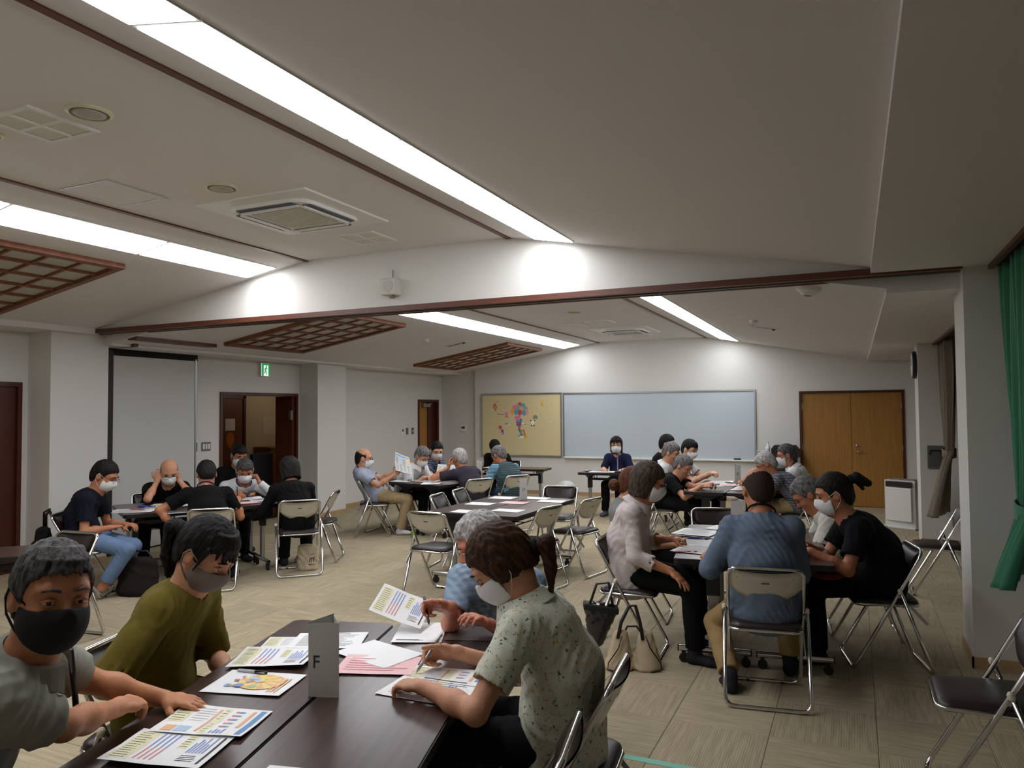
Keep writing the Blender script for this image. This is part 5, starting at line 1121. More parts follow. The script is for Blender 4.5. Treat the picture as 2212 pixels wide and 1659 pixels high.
# --- rear right group
person('grey-haired person in black tee reading at rear right table', (-2.2, 9.25), (1, 0.0), (-1.93, 9.25, 0.965), look=(0.95, -0.25), pitch=30, hs=1.1, L=dict(w=(-1.62, 9.16, 0.76), d=(0.9, -0.3, 0.1), n=(0, -0.5, -0.6), curl='hold'), R=dict(w=(-1.66, 9.02, 0.76), d=(0.9, 0.2, 0.1), n=(0, 0.5, -0.6), curl='hold'), hair='sweep', hair_c='grey', skin_c=SK2, shirt=B, pants=DK, slouch=0.1, chair_label='folding chair under rear black tee reader')
person('grey-haired person in white shirt behind the black tee reader', (-2.3, 9.95), (1, 0), (-2.22, 9.9, 1.09), look=(0.97, -0.1), pitch=22, hs=1.1, hair='sweep', hair_c='grey', skin_c=SK2, shirt=WS, collar=WS, pants=DK, chair_label='folding chair of rear white shirt with grey hair')
person('black-haired person in white shirt and mask with folded arms', (-2.15, 10.45), (1, 0), (-2.08, 10.43, 1.11), look=(0.9, -0.4), pitch=20, hs=1.1, R=dict(w=(-1.80, 10.25, 0.80), d=(0.5, 0.8, 0)), L=dict(w=(-1.76, 10.42, 0.80), d=(0.4, -0.8, 0)), hair='fringe', hair_c='black', skin_c=SK4, shirt=WS, collar=WS, pants=DK, mask=M_MASKW, chair_label='folding chair of rear white shirt with black hair')
person('black-haired person mostly hidden behind grey and black heads', (-2.62, 10.95), (1, 0), (-2.50, 10.92, 1.16), look=(1, 0), pitch=10, hs=1.1, hair='short', hair_c='black', skin_c=SK4, shirt=B, pants=DK, chair_label='folding chair of hidden rear sitter')
person('grey-haired person in checked shirt bending over rear right table', (-0.60, 9.40), (-1, 0.0), (-0.97, 9.36, 1.005), look=(-0.98, -0.1), pitch=36, hs=1.12, L=dict(w=(-1.18, 9.2, 0.745)), R=dict(w=(-1.2, 9.5, 0.745)), hair='sweep', hair_c='white', skin_c=SK3, shirt=fabric('grey_check', (84, 86, 98), 'plaid', (128, 128, 138), (52, 54, 66), 11), fat=1.08, pants=KH, glasses=True, slouch=0.1, chair_label='folding chair under checked shirt sitter')
person('person in white polo with mask before the honey doors', (-0.62, 10.25), (-1, 0), (-0.80, 10.12, 1.07), look=(-0.98, -0.15), pitch=14, hs=1.1, hair='short', hair_c='salt', skin_c=SK3, shirt=WS, collar=WS, pants=DK, mask=M_MASKW, glasses=True, lanyard=LBLK, chair_label='folding chair under white polo sitter')
# --- reception
person('person in navy polo and mask facing us behind microphone table', (-3.48, 11.78), (0, -1), (-3.50, 11.66, 1.10), look=(0.25, -1), pitch=6, hs=1.1, w=0.92, h=0.008, R=dict(w=(-3.62, 11.38, 0.735), d=(0.3, -0.9, 0)), L=dict(w=(-3.28, 11.38, 0.735), d=(-0.4, -0.9, 0)), hair='bob', bangs=True, hair_c='black', skin_c=SK4, shirt=fabric('navy_polo', (26, 32, 62)), collar=fabric('navy_polo', (26, 32, 62)), pants=BT, mask=M_MASKW, glasses=True, lanyard=LBLUE, sock=fabric('sock_grey', (90, 92, 104)), chair_label='folding chair behind the microphone table')
# --- rear left group
PEOPLE['reader'] = person('balding person leaning back reading a newspaper', (-5.96, 8.46), (0.80, 0.55), (-6.08, 8.42, 1.03), look=(0.85, 0.5), pitch=8, hs=1.1, L=dict(w=(-5.72, 8.66, 0.84), d=(0.7, 0.2, 0.5), n=(0.3, -0.8, 0), curl='hold'), R=dict(w=(-5.60, 8.42, 0.82), d=(0.4, 0.6, 0.6), n=(-0.3, 0.8, 0), curl='hold'), hair='bald', hair_c='dark', skin_c=SK2, shirt=fabric('pale_blue_shirt', (156, 164, 182)), pants=KH, mask=M_MASKW, glasses=True, lanyard=LBLUE, sock=fabric('sock_white', (214, 212, 214)), slouch=0.0, footR=(-5.62, 8.60, 0.09), footL=(-5.50, 8.80, 0.09), hip_back=-0.03, chair_label='folding chair under the newspaper reader')
person('grey-haired person in white short sleeves leaning on crossed arms', (-5.88, 9.12), (0.97, -0.15), (-5.57, 9.09, 1.03), look=(0.92, -0.3), pitch=38, hs=1.12, R=dict(w=(-5.50, 9.00, 0.745), d=(0.3, 0.9, 0)), L=dict(w=(-5.42, 9.15, 0.745), d=(0.2, -0.9, 0)), hair='sweep', hair_c='grey', skin_c=SK2, shirt=WS, collar=WS, pants=BT, mask=M_MASKW, slouch=0.08, chair_label='folding chair under white short sleeves')
person('person in blue plaid shirt and glasses beside white short sleeves', (-5.95, 9.82), (0.95, -0.2), (-5.74, 9.79, 1.07), look=(0.75, -0.65), pitch=22, hs=1.1, L=dict(w=(-5.45, 9.8, 0.75)), R=dict(w=(-5.45, 9.62, 0.75)), hair='short', hair_c='black', skin_c=SK4, shirt=fabric('navy_plaid', (40, 48, 76), 'plaid', (120, 128, 146), (24, 28, 44), 12), collar=fabric('navy_plaid', (40, 48, 76)), pants=BT, mask=M_MASKW, glasses=True, lanyard=LBLUE, chair_label='folding chair under blue plaid with glasses')
person('white-haired person in charcoal shirt resting chin on hand', (-4.68, 8.93), (-0.86, 0.5), (-4.93, 9.02, 1.01), look=(-0.9, 0.35), pitch=20, hs=1.12, L=dict(w=(-5.02, 8.86, 0.90), d=(-0.1, 0.35, 0.9), n=(0.5, 0.6, 0.1), curl='relaxed'), R=dict(w=(-4.95, 9.25, 0.745)), pole_l=(-0.5, -0.7, -0.6), hair='sweep', hair_c='white', skin_c=SK3, shirt=fabric('charcoal_shirt', (52, 48, 58)), collar=fabric('charcoal_shirt', (52, 48, 58)), pants=BT, slouch=0.09, chair_label='folding chair under charcoal shirt sitter')
person('grey-haired person in striped shirt and quilted teal vest', (-4.42, 9.57), (-0.85, 0.5), (-4.68, 9.74, 1.02), look=(-0.8, 0.25), pitch=34, hs=1.12, w=1.05, L=dict(w=(-4.88, 9.52, 0.745)), R=dict(w=(-4.80, 9.82, 0.745)), hair='short', hair_c='grey', skin_c=SK3, shirt=fabric('aqua_stripe', (124, 172, 196), 'stripe', (34, 50, 72), None, 17), vest=fabric('teal_vest', (32, 48, 52), 'stripe', (64, 92, 92), None, 12), pants=fabric('jeans_rear', (76, 100, 130)), fat=1.08, slouch=0.1, chair_label='folding chair under teal vest sitter')
cap_p = person('person in black with black cap behind the rear table', (-5.62, 12.02), (0.1, -1), (-5.72, 11.74, 1.03), look=(0.5, -0.9), pitch=42, hs=1.08, R=dict(w=(-5.72, 11.68, 0.735)), L=dict(w=(-5.45, 11.68, 0.735)), hair='short', hair_c='black', skin_c=SK2, shirt=B, pants=BT, mask=M_MASKW, chair_label='folding chair behind rear left table')
# --- left wall group
PEOPLE['navy'] = person('person in navy tee and rolled jeans with mask at the left', (-6.47, 4.62), (0.80, 0.60), (-6.33, 4.74, 1.09), look=(0.88, 0.45), pitch=28, hs=1.12, w=1.02, h=0.0065, R=dict(w=(-6.24, 4.74, 0.62)), L=dict(w=(-6.26, 4.92, 0.62)), hair='short', hair_c='black', skin_c=SK3, shirt=NV, pants=fabric('blue_jeans', (104, 126, 158)), feet='bare', mask=M_MASKW, glasses=True, pant_len=0.80, footR=(-6.20, 4.62, 0.09), footL=(-6.32, 4.78, 0.09), slouch=0.08, chair_label='folding chair with bag strap under navy tee sitter')
person('bald person in black holding head in both hands', (-7.12, 5.92), (0.80, -0.58), (-6.80, 5.86, 1.025), look=(0.80, -0.6), pitch=30, hs=1.12, R=dict(w=(-6.862, 5.760, 0.935), d=(-0.05, 0.2, 1), n=(-0.5, 0.75, 0), curl='relaxed'), L=dict(w=(-6.725, 5.925, 0.935), d=(-0.15, 0.0, 1), n=(-0.7, -0.6, 0), curl='relaxed'), pole_r=(0.2, -0.8, -0.9), pole_l=(0.8, 0.2, -0.9), hair='bald', hair_c='grey', skin_c=SK2, shirt=B, pants=BT, mask=M_MASKW, glasses=True, slouch=0.08, chair_label='folding chair under the bald sitter in black')
person('person in black tee with blue lanyard seen from behind', (-5.62, 5.36), (-0.62, 0.78), (-5.93, 5.56, 1.045), look=(-0.75, 0.6), pitch=34, hs=1.12, w=1.04, h=0.0065, L=dict(w=(-5.97, 5.24, 0.55), d=(0.2, 0.5, -0.5)), R=dict(w=(-5.80, 5.85, 0.745)), pole_l=(-0.5, -0.6, 0.0), pole_r=(0.5, 0.2, -1), hair='short', hair_c='black', skin_c=SK3, shirt=B, pants=BT, lanyard=LBLUE, slouch=0.1, chair_label='folding chair with silver back under black tee with blue lanyard')
person('person in white long sleeves writing with cheek on hand', (-6.72, 6.58), (0.85, -0.52), (-6.36, 6.52, 1.0), look=(0.75, -0.65), pitch=28, hs=1.12, R=dict(w=(-6.28, 6.30, 0.76), d=(0.8, -0.2, -0.1), n=(-0.2, 0.8, -0.5), curl='pen'), L=dict(w=(-6.24, 6.62, 0.87), d=(-0.35, -0.1, 0.9), n=(-0.7, -0.5, 0), curl='fist'), pole_l=(0.6, 0.6, -0.8), hair='fringe', hair_c='salt', skin_c=SK3, shirt=fabric('white_tee_long', (220, 222, 224)), sleeve='long', pants=BT, mask=M_MASKW, lanyard=LBLUE, slouch=0.08, chair_label='folding chair under white long sleeves')
person('person in black shirt and mask sitting before the doorway', (-7.15, 7.05), (0.85, -0.5), (-7.0, 7.08, 1.13), look=(0.9, -0.4), pitch=20, hs=1.1, hair='fringe', hair_c='black', skin_c=SK3, shirt=B, pants=BT, mask=M_MASKW, chair_label='folding chair before the open doorway')
person('person in black long sleeves with dark bob seen from behind', (-5.30, 6.19), (-0.70, 0.71), (-5.50, 6.28, 1.05), look=(-0.85, 0.5), pitch=26, hs=1.12, w=0.98, h=0.0065, L=dict(w=(-5.72, 6.22, 0.745)), R=dict(w=(-5.55, 6.52, 0.745)), hair='bob', hair_c='dark', skin_c=SK2, shirt=B, sleeve='long', pants=BT, slouch=0.08, hem=0.03, chair_label='folding chair with silver back under black long sleeves')
# black cap on the rear sitter
Hc, Rc, oc = cap_p['H'], cap_p['RH'], cap_p['org']
cv = Vol((-0.13, -0.14, 0.0), (0.13, 0.22, 0.18), 0.005); cv.ell((0, -0.012, 0.04), (0.098, 0.118, 0.108), None, 0); X, Y, Z = cv.grid(); cv.a = np.maximum(cv.a, (0.045-Z+0.12*(Y-0.05)).astype(np.float32)); cv.econe((0, 0.06, 0.055), (0, 0.165, 0.05), (0.085, 0.008), (0.06, 0.006), (1, 0, 0), 0.006)
co = cv.mesh('cap', fabric('black_cap', (20, 18, 18)), cap_p['root']); co.location = Vector(Hc-oc); co.rotation_euler = Matrix(Rc.tolist()).to_euler()
# ================================================================== papers, cards, pens, bags
INK = dict(k=mat('ink_dark', (70, 70, 76), 0.8), y=mat('ink_yellow', (234, 230, 193), 0.8), b=mat('ink_blue', (137, 157, 206), 0.8), r=mat('ink_red', (216, 144, 146), 0.8), lb=mat('ink_light_blue', (179, 203, 227), 0.8), o=mat('ink_orange', (234, 186, 144), 0.8), g=mat('ink_grey', (197, 198, 202), 0.8), gr=mat('ink_green', (173, 198, 160), 0.8), su=mat('ink_sun', (239, 218, 136), 0.8), nb=mat('ink_band_blue', (115, 158, 203), 0.8))
M_SHEET = mat('sheet_white', (240, 240, 240), 0.7); M_PINKP = mat('sheet_pink', (240, 196, 198), 0.7); M_NEWS = mat('newsprint', (206, 208, 204), 0.8)
def layout(kind, rs):
    """list of (ink, x0, y0, x1, y1) in sheet units 0..1"""
    q = []; u = rs.uniform
    def lines(x0, x1, y0, y1, n, ink='k', t=0.006):
        for i in range(n):
            y = y1-(y1-y0)*(i+0.5)/n; q.append((ink, x0, y-t, x0+(x1-x0)*u(0.7, 1.0), y+t))
    if kind == 'memo': lines(0.2, 0.9, 0.55, 0.78, 3, 'g', 0.003); lines(0.08, 0.7, 0.08, 0.14, 2, 'k', 0.007); lines(0.1, 0.9, 0.25, 0.45, 3, 'g', 0.003)
    elif kind == 'text': lines(0.1, 0.9, 0.12, 0.86, 11, 'k', 0.006); q.append(('k', 0.25, 0.90, 0.75, 0.93))
    elif kind == 'pinktext': lines(0.1, 0.92, 0.15, 0.85, 6, 'r', 0.018)
    elif kind == 'graph':
        q.append(('y', 0.04, 0.08, 0.24, 0.92)); lines(0.06, 0.22, 0.10, 0.90, 12, 'k', 0.006)
        for i in range(4): x = 0.29+0.055*i; q.append(('b', x, 0.50, x+0.018, 0.92)); q.append(('r', x, 0.12, x+0.018, 0.50))
        q.append(('y', 0.56, 0.52, 0.66, 0.92)); lines(0.57, 0.65, 0.54, 0.90, 5, 'k', 0.006)
        for i, h in enumerate((0.30, 0.42, 0.36, 0.46, 0.28, 0.5)): x = 0.70+0.032*i; q.append(('b', x, 0.40, x+0.016, 0.40+h))
        lines(0.70, 0.90, 0.14, 0.34, 4, 'k', 0.007); q.append(('k', 0.92, 0.1, 0.945, 0.9))
    elif kind == 'graph2':
        q.append(('nb', 0.90, 0.06, 0.96, 0.94)); q.append(('o', 0.82, 0.3, 0.86, 0.9)); q.append(('y', 0.50, 0.05, 0.58, 0.95)); lines(0.51, 0.57, 0.08, 0.92, 9, 'k', 0.005); q.append(('o', 0.45, 0.1, 0.48, 0.9)); q.append(('lb', 0.24, 0.06, 0.38, 0.26)); q.append(('o', 0.10, 0.06, 0.22, 0.26)); q.append(('y', 0.02, 0.40, 0.20, 0.95)); lines(0.03, 0.19, 0.42, 0.93, 7, 'k', 0.006)
        for i in range(5): y = 0.3+0.13*i; q.append(('r', 0.64, y, 0.69, y+0.05)); q.append(('b', 0.69, y, 0.73, y+0.05)); q.append(('gr', 0.73, y, 0.75, y+0.05))
        lines(0.24, 0.44, 0.45, 0.92, 6, 'g', 0.008)
        for i, h in enumerate((0.1, 0.16, 0.12, 0.18)): q.append(('b', 0.62+0.04*i, 0.06, 0.64+0.04*i, 0.06+h))
    elif kind == 'news':
        for c in range(4): lines(0.05+0.235*c, 0.26+0.235*c, 0.05, 0.50 if c % 2 else 0.80, 12 if c % 2 else 18, 'k', 0.006)
        q += [('lb', 0.30, 0.56, 0.50, 0.78), ('o', 0.77, 0.56, 0.95, 0.80), ('nb', 0.05, 0.86, 0.95, 0.94), ('y', 0.54, 0.83, 0.74, 0.85)]
    return q
def sheet(label, x, y, deg, w=0.297, h=0.21, kind=None, m=None, z=0.702, curl=0.004, grp='sheets lying on the tables', cat='paper', seed=0):
    rs = random.Random(seed+int(abs(x*1000+y*77))); a = rs.uniform(0, 6); o = thing('paper_sheet', label, cat, (x, y, z), math.radians(deg), grp)
    def hz(u, v): return curl*(0.5+0.5*math.sin(2.2*u+1.4*v+a))*(0.3+abs(u-0.5)+abs(v-0.5))
    def pt(u, v, d=0.0): return ((u-0.5)*w, (v-0.5)*h, hz(u, v)+d)
    N = 8; vv = [pt(i/N, j/N, t) for t in (0.0, 0.0006) for j in range(N+1) for i in range(N+1)]; K = (N+1)**2; ff = []
    for j in range(N):
        for i in range(N):
            q = (j*(N+1)+i, j*(N+1)+i+1, (j+1)*(N+1)+i+1, (j+1)*(N+1)+i); ff.append(q[::-1]); ff.append(tuple(k+K for k in q))
    bd = list(range(N+1))+[j*(N+1)+N for j in range(1, N+1)]+[N*(N+1)+i for i in range(N-1, -1, -1)]+[j*(N+1) for j in range(N-1, 0, -1)]
    for p, q in zip(bd, bd[1:]+bd[:1]): ff.append((p, q, q+K, p+K))
    MB().add(vv, ff).build('sheet', m or M_SHEET, o, True, auto=40)
    if kind:
        names = []; mb = MB()
        for ink, x0, y0, x1, y1 in layout(kind, rs):
            if ink not in names: names.append(ink)
            nx = max(1, int((x1-x0)/0.12)); ny = max(1, int((y1-y0)/0.12)); L = 0.0010 if ink in ('y',) else 0.0014
            for i in range(nx):
                for j in range(ny):
                    xa, xb, ya, yb = x0+(x1-x0)*i/nx, x0+(x1-x0)*(i+1)/nx, y0+(y1-y0)*j/ny, y0+(y1-y0)*(j+1)/ny
                    mb.add([pt(xa, ya, L), pt(xb, ya, L), pt(xb, yb, L), pt(xa, yb, L)], [(0, 1, 2, 3)], names.index(ink))
        tag(mb.build('print', [INK[n] for n in names], o), None, kind='stuff')
    return o
# nearest group
sheet('open handout with red bars and blue band by the hands', -1.83, 1.745, 17, kind='graph2', curl=0.012)
sheet('printed handout with blue and red bars at bottom left', -1.795, 1.555, 17, kind='graph', z=0.706, curl=0.010)
sun = sheet('flyer with orange and yellow sunburst drawing', -1.955, 2.055, 14, kind=None)
mb = MB(); cols = ['su', 'o', 'r', 'lb', 'gr', 'b']
for i in range(18):
    a0, a1 = 2*PI*i/18, 2*PI*(i+1)/18; e = lambda a, r: (0.025+r*0.085*math.cos(a), 0.005+r*0.072*math.sin(a), 0.0062)
    mb.add([e(a0, 0.1), e(a0, 1), e(a1, 1), e(a1, 0.1)], [(0, 1, 2, 3)], 0 if i % 2 else 1)
rs = random.Random(4)
for i in range(16):
    cx, cy, rr = -0.03+rs.uniform(-0.07, 0.06), rs.uniform(-0.05, 0.06), rs.uniform(0.008, 0.02)
    mb.add([(cx+rr*math.cos(a), cy+rr*0.8*math.sin(a), 0.0064+0.0001*i) for a in np.linspace(0, 2*PI, 10, endpoint=False)], [tuple(range(10))], (0, 3, 4, 2, 5, 0)[i % 6])
for i in range(3): mb.add([(0.085+0.014*i, -0.08, 0.0064), (0.092+0.014*i, -0.08, 0.0064), (0.092+0.014*i, 0.05, 0.0064), (0.085+0.014*i, 0.05, 0.0064)], [(0, 1, 2, 3)], 1)
tag(mb.build('print', [INK[c] for c in cols], sun), None, kind='stuff')
sheet('handout with blue column chart left of the folded F card', -2.07, 2.28, 22, kind='graph', z=0.705, curl=0.012)
sheet('printed sheet at the back of the left paper pile', -2.11, 2.47, 26, kind='graph2', z=0.702); sheet('sheet half covered behind the folded F card', -2.03, 2.56, 24, kind='text', z=0.7035)
sheet('blank white sheet lying diagonally right of F card', -1.735, 2.50, -14, kind=None, z=0.7045, curl=0.003); sheet('pink printed sheet under the blank white sheet', -1.66, 2.39, 20, kind='pinktext', m=M_PINKP)
sheet('white form at far edge of nearest table', -1.735, 2.815, 24, 0.21, 0.297, 'memo', z=0.702, curl=0.003)
sheet('handout under the writing hands', -1.36, 2.36, 8, kind='graph2', z=0.7035, curl=0.004); sheet('stacked handout under the left forearm of the writer', -1.34, 2.255, 1, 0.34, 0.21, 'text', z=0.702, curl=0.006)
sheet('white sheet cut by the bottom picture edge', -1.30, 1.53, 12, kind=None, z=0.702)
tag(MB().prism(rrect(0.26, 0.20, 0.01), 0, 0.001).build('clear_folder', mat('clear_plastic', (120, 112, 112), 0.12, spec=0.8), None, loc=(-1.50, 2.90, 0.7015), rz=0.35), 'glossy clear folder beside the white form', 'folder')
# vacant table
for n, (x, y, d, m, kd) in enumerate(((-3.39, 6.35, 0, None, None), (-3.06, 6.57, 0, None, None), (-3.26, 7.15, 0, M_PINKP, None), (-3.55, 6.94, 0, None, None), (-3.56, 7.50, 0, None, None), (-3.20, 7.60, 4, None, None), (-2.94, 7.40, 6, None, None))):
    sheet(('white sheet on vacant table nearest its left front corner', 'white sheet on vacant table, front row right', 'pink sheet in the middle of vacant table', 'white sheet touching the pink sheet on its left', 'white sheet left of the folded D card', 'white sheet just behind the folded D card', 'white sheet at right rear of vacant table')[n], x, y, d, 0.285, 0.20, kd, m, curl=0.002)
# blue shirt group
sheet('printed booklet stack beside the pink blouse hand', -1.13, 5.86, -8, 0.297, 0.30, 'text', z=0.712, curl=0.004); sheet('lower booklet of the stack on grey-topped table', -1.10, 5.85, -5, 0.30, 0.30, None, z=0.703, curl=0.006)
sheet('printed sheet before the man in blue', -0.99, 5.20, -8, 0.297, 0.30, 'text'); sheet('white sheet at far end before empty chair', -0.95, 6.20, -20, 0.297, 0.21); sheet('small pink note on grey-topped table', -0.90, 5.84, -8, 0.10, 0.22, None, M_PINKP); sheet('sheet under the right arm of blue sweater', -0.45, 5.08, 30, 0.25, 0.2, 'text')
# rear right group
sheet('white printed sheets at rear right table far side', -1.62, 10.1, 0, 0.30, 0.42, 'text', curl=0.006); sheet('pale pink sheet on rear right table', -1.46, 9.80, 5, 0.24, 0.24, None, M_PINKP); sheet('white sheets at right of rear right table', -1.25, 9.35, -5, 0.2, 0.42, 'text', z=0.704, curl=0.008); sheet('open booklet in the hands of black tee reader', -1.55, 9.10, 10, 0.25, 0.2, 'text', z=0.735, curl=0.02)
# left wall group
sheet('printed sheet at left corner of left wall table', -6.52, 5.20, 32, 0.42, 0.29, 'text'); sheet('printed sheets under the bald elbows', -6.50, 5.62, 30, 0.42, 0.28, 'graph', curl=0.012, z=0.704); sheet('sheet before black tee with blue lanyard', -6.0, 5.34, 55, 0.30, 0.2, 'text'); sheet('pink sheet near woman in black', -5.95, 6.10, 58, 0.28, 0.21, None, M_PINKP); sheet('sheet under the writing white sleeves', -6.16, 6.36, 50, 0.30, 0.22, 'text', z=0.704, curl=0.012); sheet('printed sheet behind pink sheet at left wall table', -5.95, 6.38, 55, 0.28, 0.2, 'text')
# rear left group
sheet('white sheet at front left of rear left table', -5.72, 8.80, 5, 0.28, 0.26); sheet('newspaper flat before white short sleeves', -5.45, 8.98, 10, 0.4, 0.30, 'news', M_NEWS, curl=0.01); sheet('white sheet at the front edge of rear left table', -5.16, 8.66, 20, 0.26, 0.26)
bk = sheet('upright open booklet on rear left table', -5.22, 9.18, 20, 0.30, 0.22, 'graph', z=0.80, curl=0.05); bk.rotation_euler = (0.9, 0.1, 0.3)
nw = sheet('newspaper held up by leaning reader', -5.57, 8.56, 0, 0.27, 0.27, 'news', M_NEWS, z=0.95, curl=0.05); nw.rotation_euler = (1.1, 0.25, 1.15)
hs_ = sheet('printed handout held by white-haired person', -1.86, 2.85, 0, 0.24, 0.20, 'graph', z=0.785, curl=0.02); hs_.rotation_euler = (0.344, 0.42, 0.39)
sheet('white papers on microphone table', -3.58, 11.22, 4, 0.42, 0.26, 'text'); sheet('white paper at right end of microphone table', -3.05, 11.2, 0, 0.25, 0.22); sheet('white paper on table of cap person', -5.55, 11.45, 4, 0.4, 0.26, 'text')

# folded number cards
def card(label, x, y, deg, letters, w=0.10, h=0.25, size=0.045, off=(-0.028, 0.11)):
    o = thing('folded_card', label, 'card', (x, y, 0.70), math.radians(deg), 'folded table cards'); d = w*0.86
    A, Bq, Cq = np.array([-w/2, 0, 0]), np.array([w/2, 0, 0]), np.array([0, d, 0])
    mm = mat('card_paper', (198, 198, 190), 0.75)
    for k, (p, q) in enumerate(((A, Bq), (Bq, Cq), (Cq, A))):
        e = nrm(q-p); n = np.array([e[1], -e[0], 0]); mb = MB()
        top = h+0.006*(k-1)
        mb.add([p, q, q+[0, 0, h], p+[0, 0, top], p-n*0.001, q-n*0.001, q-n*0.001+[0, 0, h], p-n*0.001+[0, 0, top]], [(0, 1, 2, 3), (7, 6, 5, 4), (0, 4, 5, 1), (1, 5, 6, 2), (2, 6, 7, 3), (3, 7, 4, 0)])
        mb.build('panel', mm, o)
        if k < len(letters) and letters[k]:
            tv_, tf = text_mesh(letters[k], size); c = (p+q)/2
            MB().add([c+e*(vx+off[0])+np.array([0, 0, off[1]+vy])+n*0.0008 for vx, vy, _ in tv_], tf).build('letter', M_BLACK, o)
card('tall folded white card lettered F on nearest table', -1.65, 2.055, 17, ['F', '', 'F'], 0.108, 0.25, 0.062, (-0.026, 0.115))
card('tall folded white card lettered D on vacant table', -3.27, 7.42, 58, ['D', '', 'D'], 0.09, 0.23, 0.05, (0.0, 0.11)); card('folded white card lettered A on rear left table', -5.14, 10.02, 30, ['A', '', 'A'], 0.08, 0.22, 0.05, (0.0, 0.06)); card('folded white card behind the neck of blue sweater', -0.83, 5.98, 8, ['E', '', 'E'], 0.11, 0.26, 0.05, (0.0, 0.10)); card('folded white card on rear right table', -1.40, 10.10, 25, ['B', '', 'B'], 0.08, 0.24, 0.05, (0.0, 0.12))
# pens
def pen(label, a, b, m, m2=None, r=0.0048):
    a, b = V3(a), V3(b); o = thing('pen', label, 'pen', tuple(a), 0, 'pens'); d = b-a
    MB().tube([d*0.0, d*0.08, d*0.1, d*0.62], [0.001, r*0.8, r, r], 8).build('barrel', m, o, True); MB().tube([d*0.62, d*0.98, d], [r, r*0.95, r*0.5], 8).build('grip', m2 or m, o, True); n = nrm(np.cross(d, (0.3, 0.2, 1))); MB().tube([d*0.97+n*r*1.6, d*0.72+n*r*1.6], r*0.3, 5).build('clip', M_CHROME, o, True)
M_CLR = mat('clear_barrel', (196, 200, 204), 0.2); M_REDP = mat('red_pen', (176, 40, 62), 0.4); M_PKP = mat('pink_pen', (226, 160, 180), 0.4); M_BLUP = mat('blue_pen', (40, 66, 150), 0.4)
pen('clear pen with black grip on the sunburst flyer', (-2.10, 2.115, 0.712), (-1.97, 2.135, 0.712), M_CLR, M_BLACK, 0.006)
pen('silver pen in the hand of the writer', (-1.475, 2.36, 0.708), (-1.415, 2.445, 0.835), M_ALU, M_ALU, 0.0055); pen('dark pen in the hand of white-haired person', (-1.60, 2.66, 0.79), (-1.69, 2.77, 0.87), M_BLACK, None, 0.0055); pen('pink pen before blue sweater', (-1.13, 5.05, 0.709), (-0.98, 5.10, 0.709), M_PKP, M_REDP); pen('dark pen beside pink blouse hand', (-1.12, 5.42, 0.74), (-0.97, 5.45, 0.735), M_BLUP); pen('red pen at left corner of left wall table', (-6.60, 5.22, 0.712), (-6.44, 5.26, 0.712), M_REDP); pen('blue pen near bald elbows', (-6.72, 5.40, 0.712), (-6.55, 5.48, 0.712), M_BLUP, None, 0.008); pen('dark pen in the hand of white long sleeves', (-6.19, 6.24, 0.715), (-6.24, 6.28, 0.85), M_BLACK)
tag(MB().box((-0.035, -0.07, 0), (0.035, 0.07, 0.009), bev=0.003).build('phone', M_BLACK, None, loc=(-1.50, 10.0, 0.708), rz=0.4), 'black phone beside folded card on rear right table', 'phone')

# bags
def sbag(name, label, cat, loc, fn, lo, hi, m, h=0.006):
    o = thing(name, label, cat, loc); v = Vol(lo, hi, h); fn(v); v.mesh('body', m, o); return o
def f_tote(v):
    v.econe((-0.09, 0, 0.02), (-0.075, 0, 0.22), (0.095, 0.085), (0.045, 0.030), (1, 0, 0), 0.02); v.econe((0.09, 0, 0.02), (0.085, 0, 0.215), (0.095, 0.085), (0.05, 0.032), (1, 0, 0), 0.03); v.cone((0, -0.06, 0.24), (0, -0.075, 0.13), 0.03, 0.006, 0.02, 's'); v.a = np.maximum(v.a, -v.grid()[2]+0.002); v.wrinkle(0.003, 38, 5)
M_TOTE = fabric('beige_leather', (186, 168, 140)); tb = sbag('tote_bag', 'beige tote bag with black piping on the floor', 'bag', (-1.33, 4.74, 0), f_tote, (-0.24, -0.14, -0.01), (0.24, 0.14, 0.29), M_TOTE); tb.rotation_euler = (0, 0, 0.4)
for s in (-1, 1): MB().tube([(s*0.075, -0.05, 0.22), (s*0.10, -0.072, 0.15), (s*0.165, -0.076, 0.06), (s*0.17, -0.07, 0.015), (s*0.10, -0.088, 0.008)], 0.004, 5).build('piping', M_BLACK, tb, True)
MB().tube([(-0.10, -0.03, 0.20), (-0.075, -0.02, 0.30), (-0.02, 0, 0.40), (0.02, 0, 0.40), (0.045, -0.02, 0.30), (0.06, -0.03, 0.19)], 0.012, 6).build('strap', M_BLACK, tb, True); MB().tube([(-0.06, 0.03, 0.20), (-0.03, 0.03, 0.26), (0.03, 0.03, 0.26), (0.07, 0.03, 0.20)], 0.007, 6).build('handle', M_BLACK, tb, True)
M_GLOSS = mat('glossy_black_bag', (16, 16, 26), 0.12, spec=0.8, bump=0.5, bscale=14)
def f_bag(v): v.econe((0, 0, 0.04), (0.0, 0, 0.26), (0.05, 0.04), (0.115, 0.05), (1, 0, 0), 0.0); v.wrinkle(0.004, 40, 2)
bb = sbag('hand_bag', 'glossy black bag hanging beside the beige tote', 'bag', (-1.63, 4.88, 0.06), f_bag, (-0.17, -0.1, -0.02), (0.17, 0.1, 0.34), M_GLOSS); bb.rotation_euler = (0, 0.15, 0.4)
MB().box((-0.118, -0.052, 0.245), (0.118, 0.052, 0.29), bev=0.008).build('top_band', M_BLACK, bb); MB().tube([(-0.08, -0.03, 0.28), (-0.05, 0, 0.42), (0.03, 0, 0.44), (0.08, -0.03, 0.28)], 0.010, 6).build('handle', M_BLACK, bb, True)
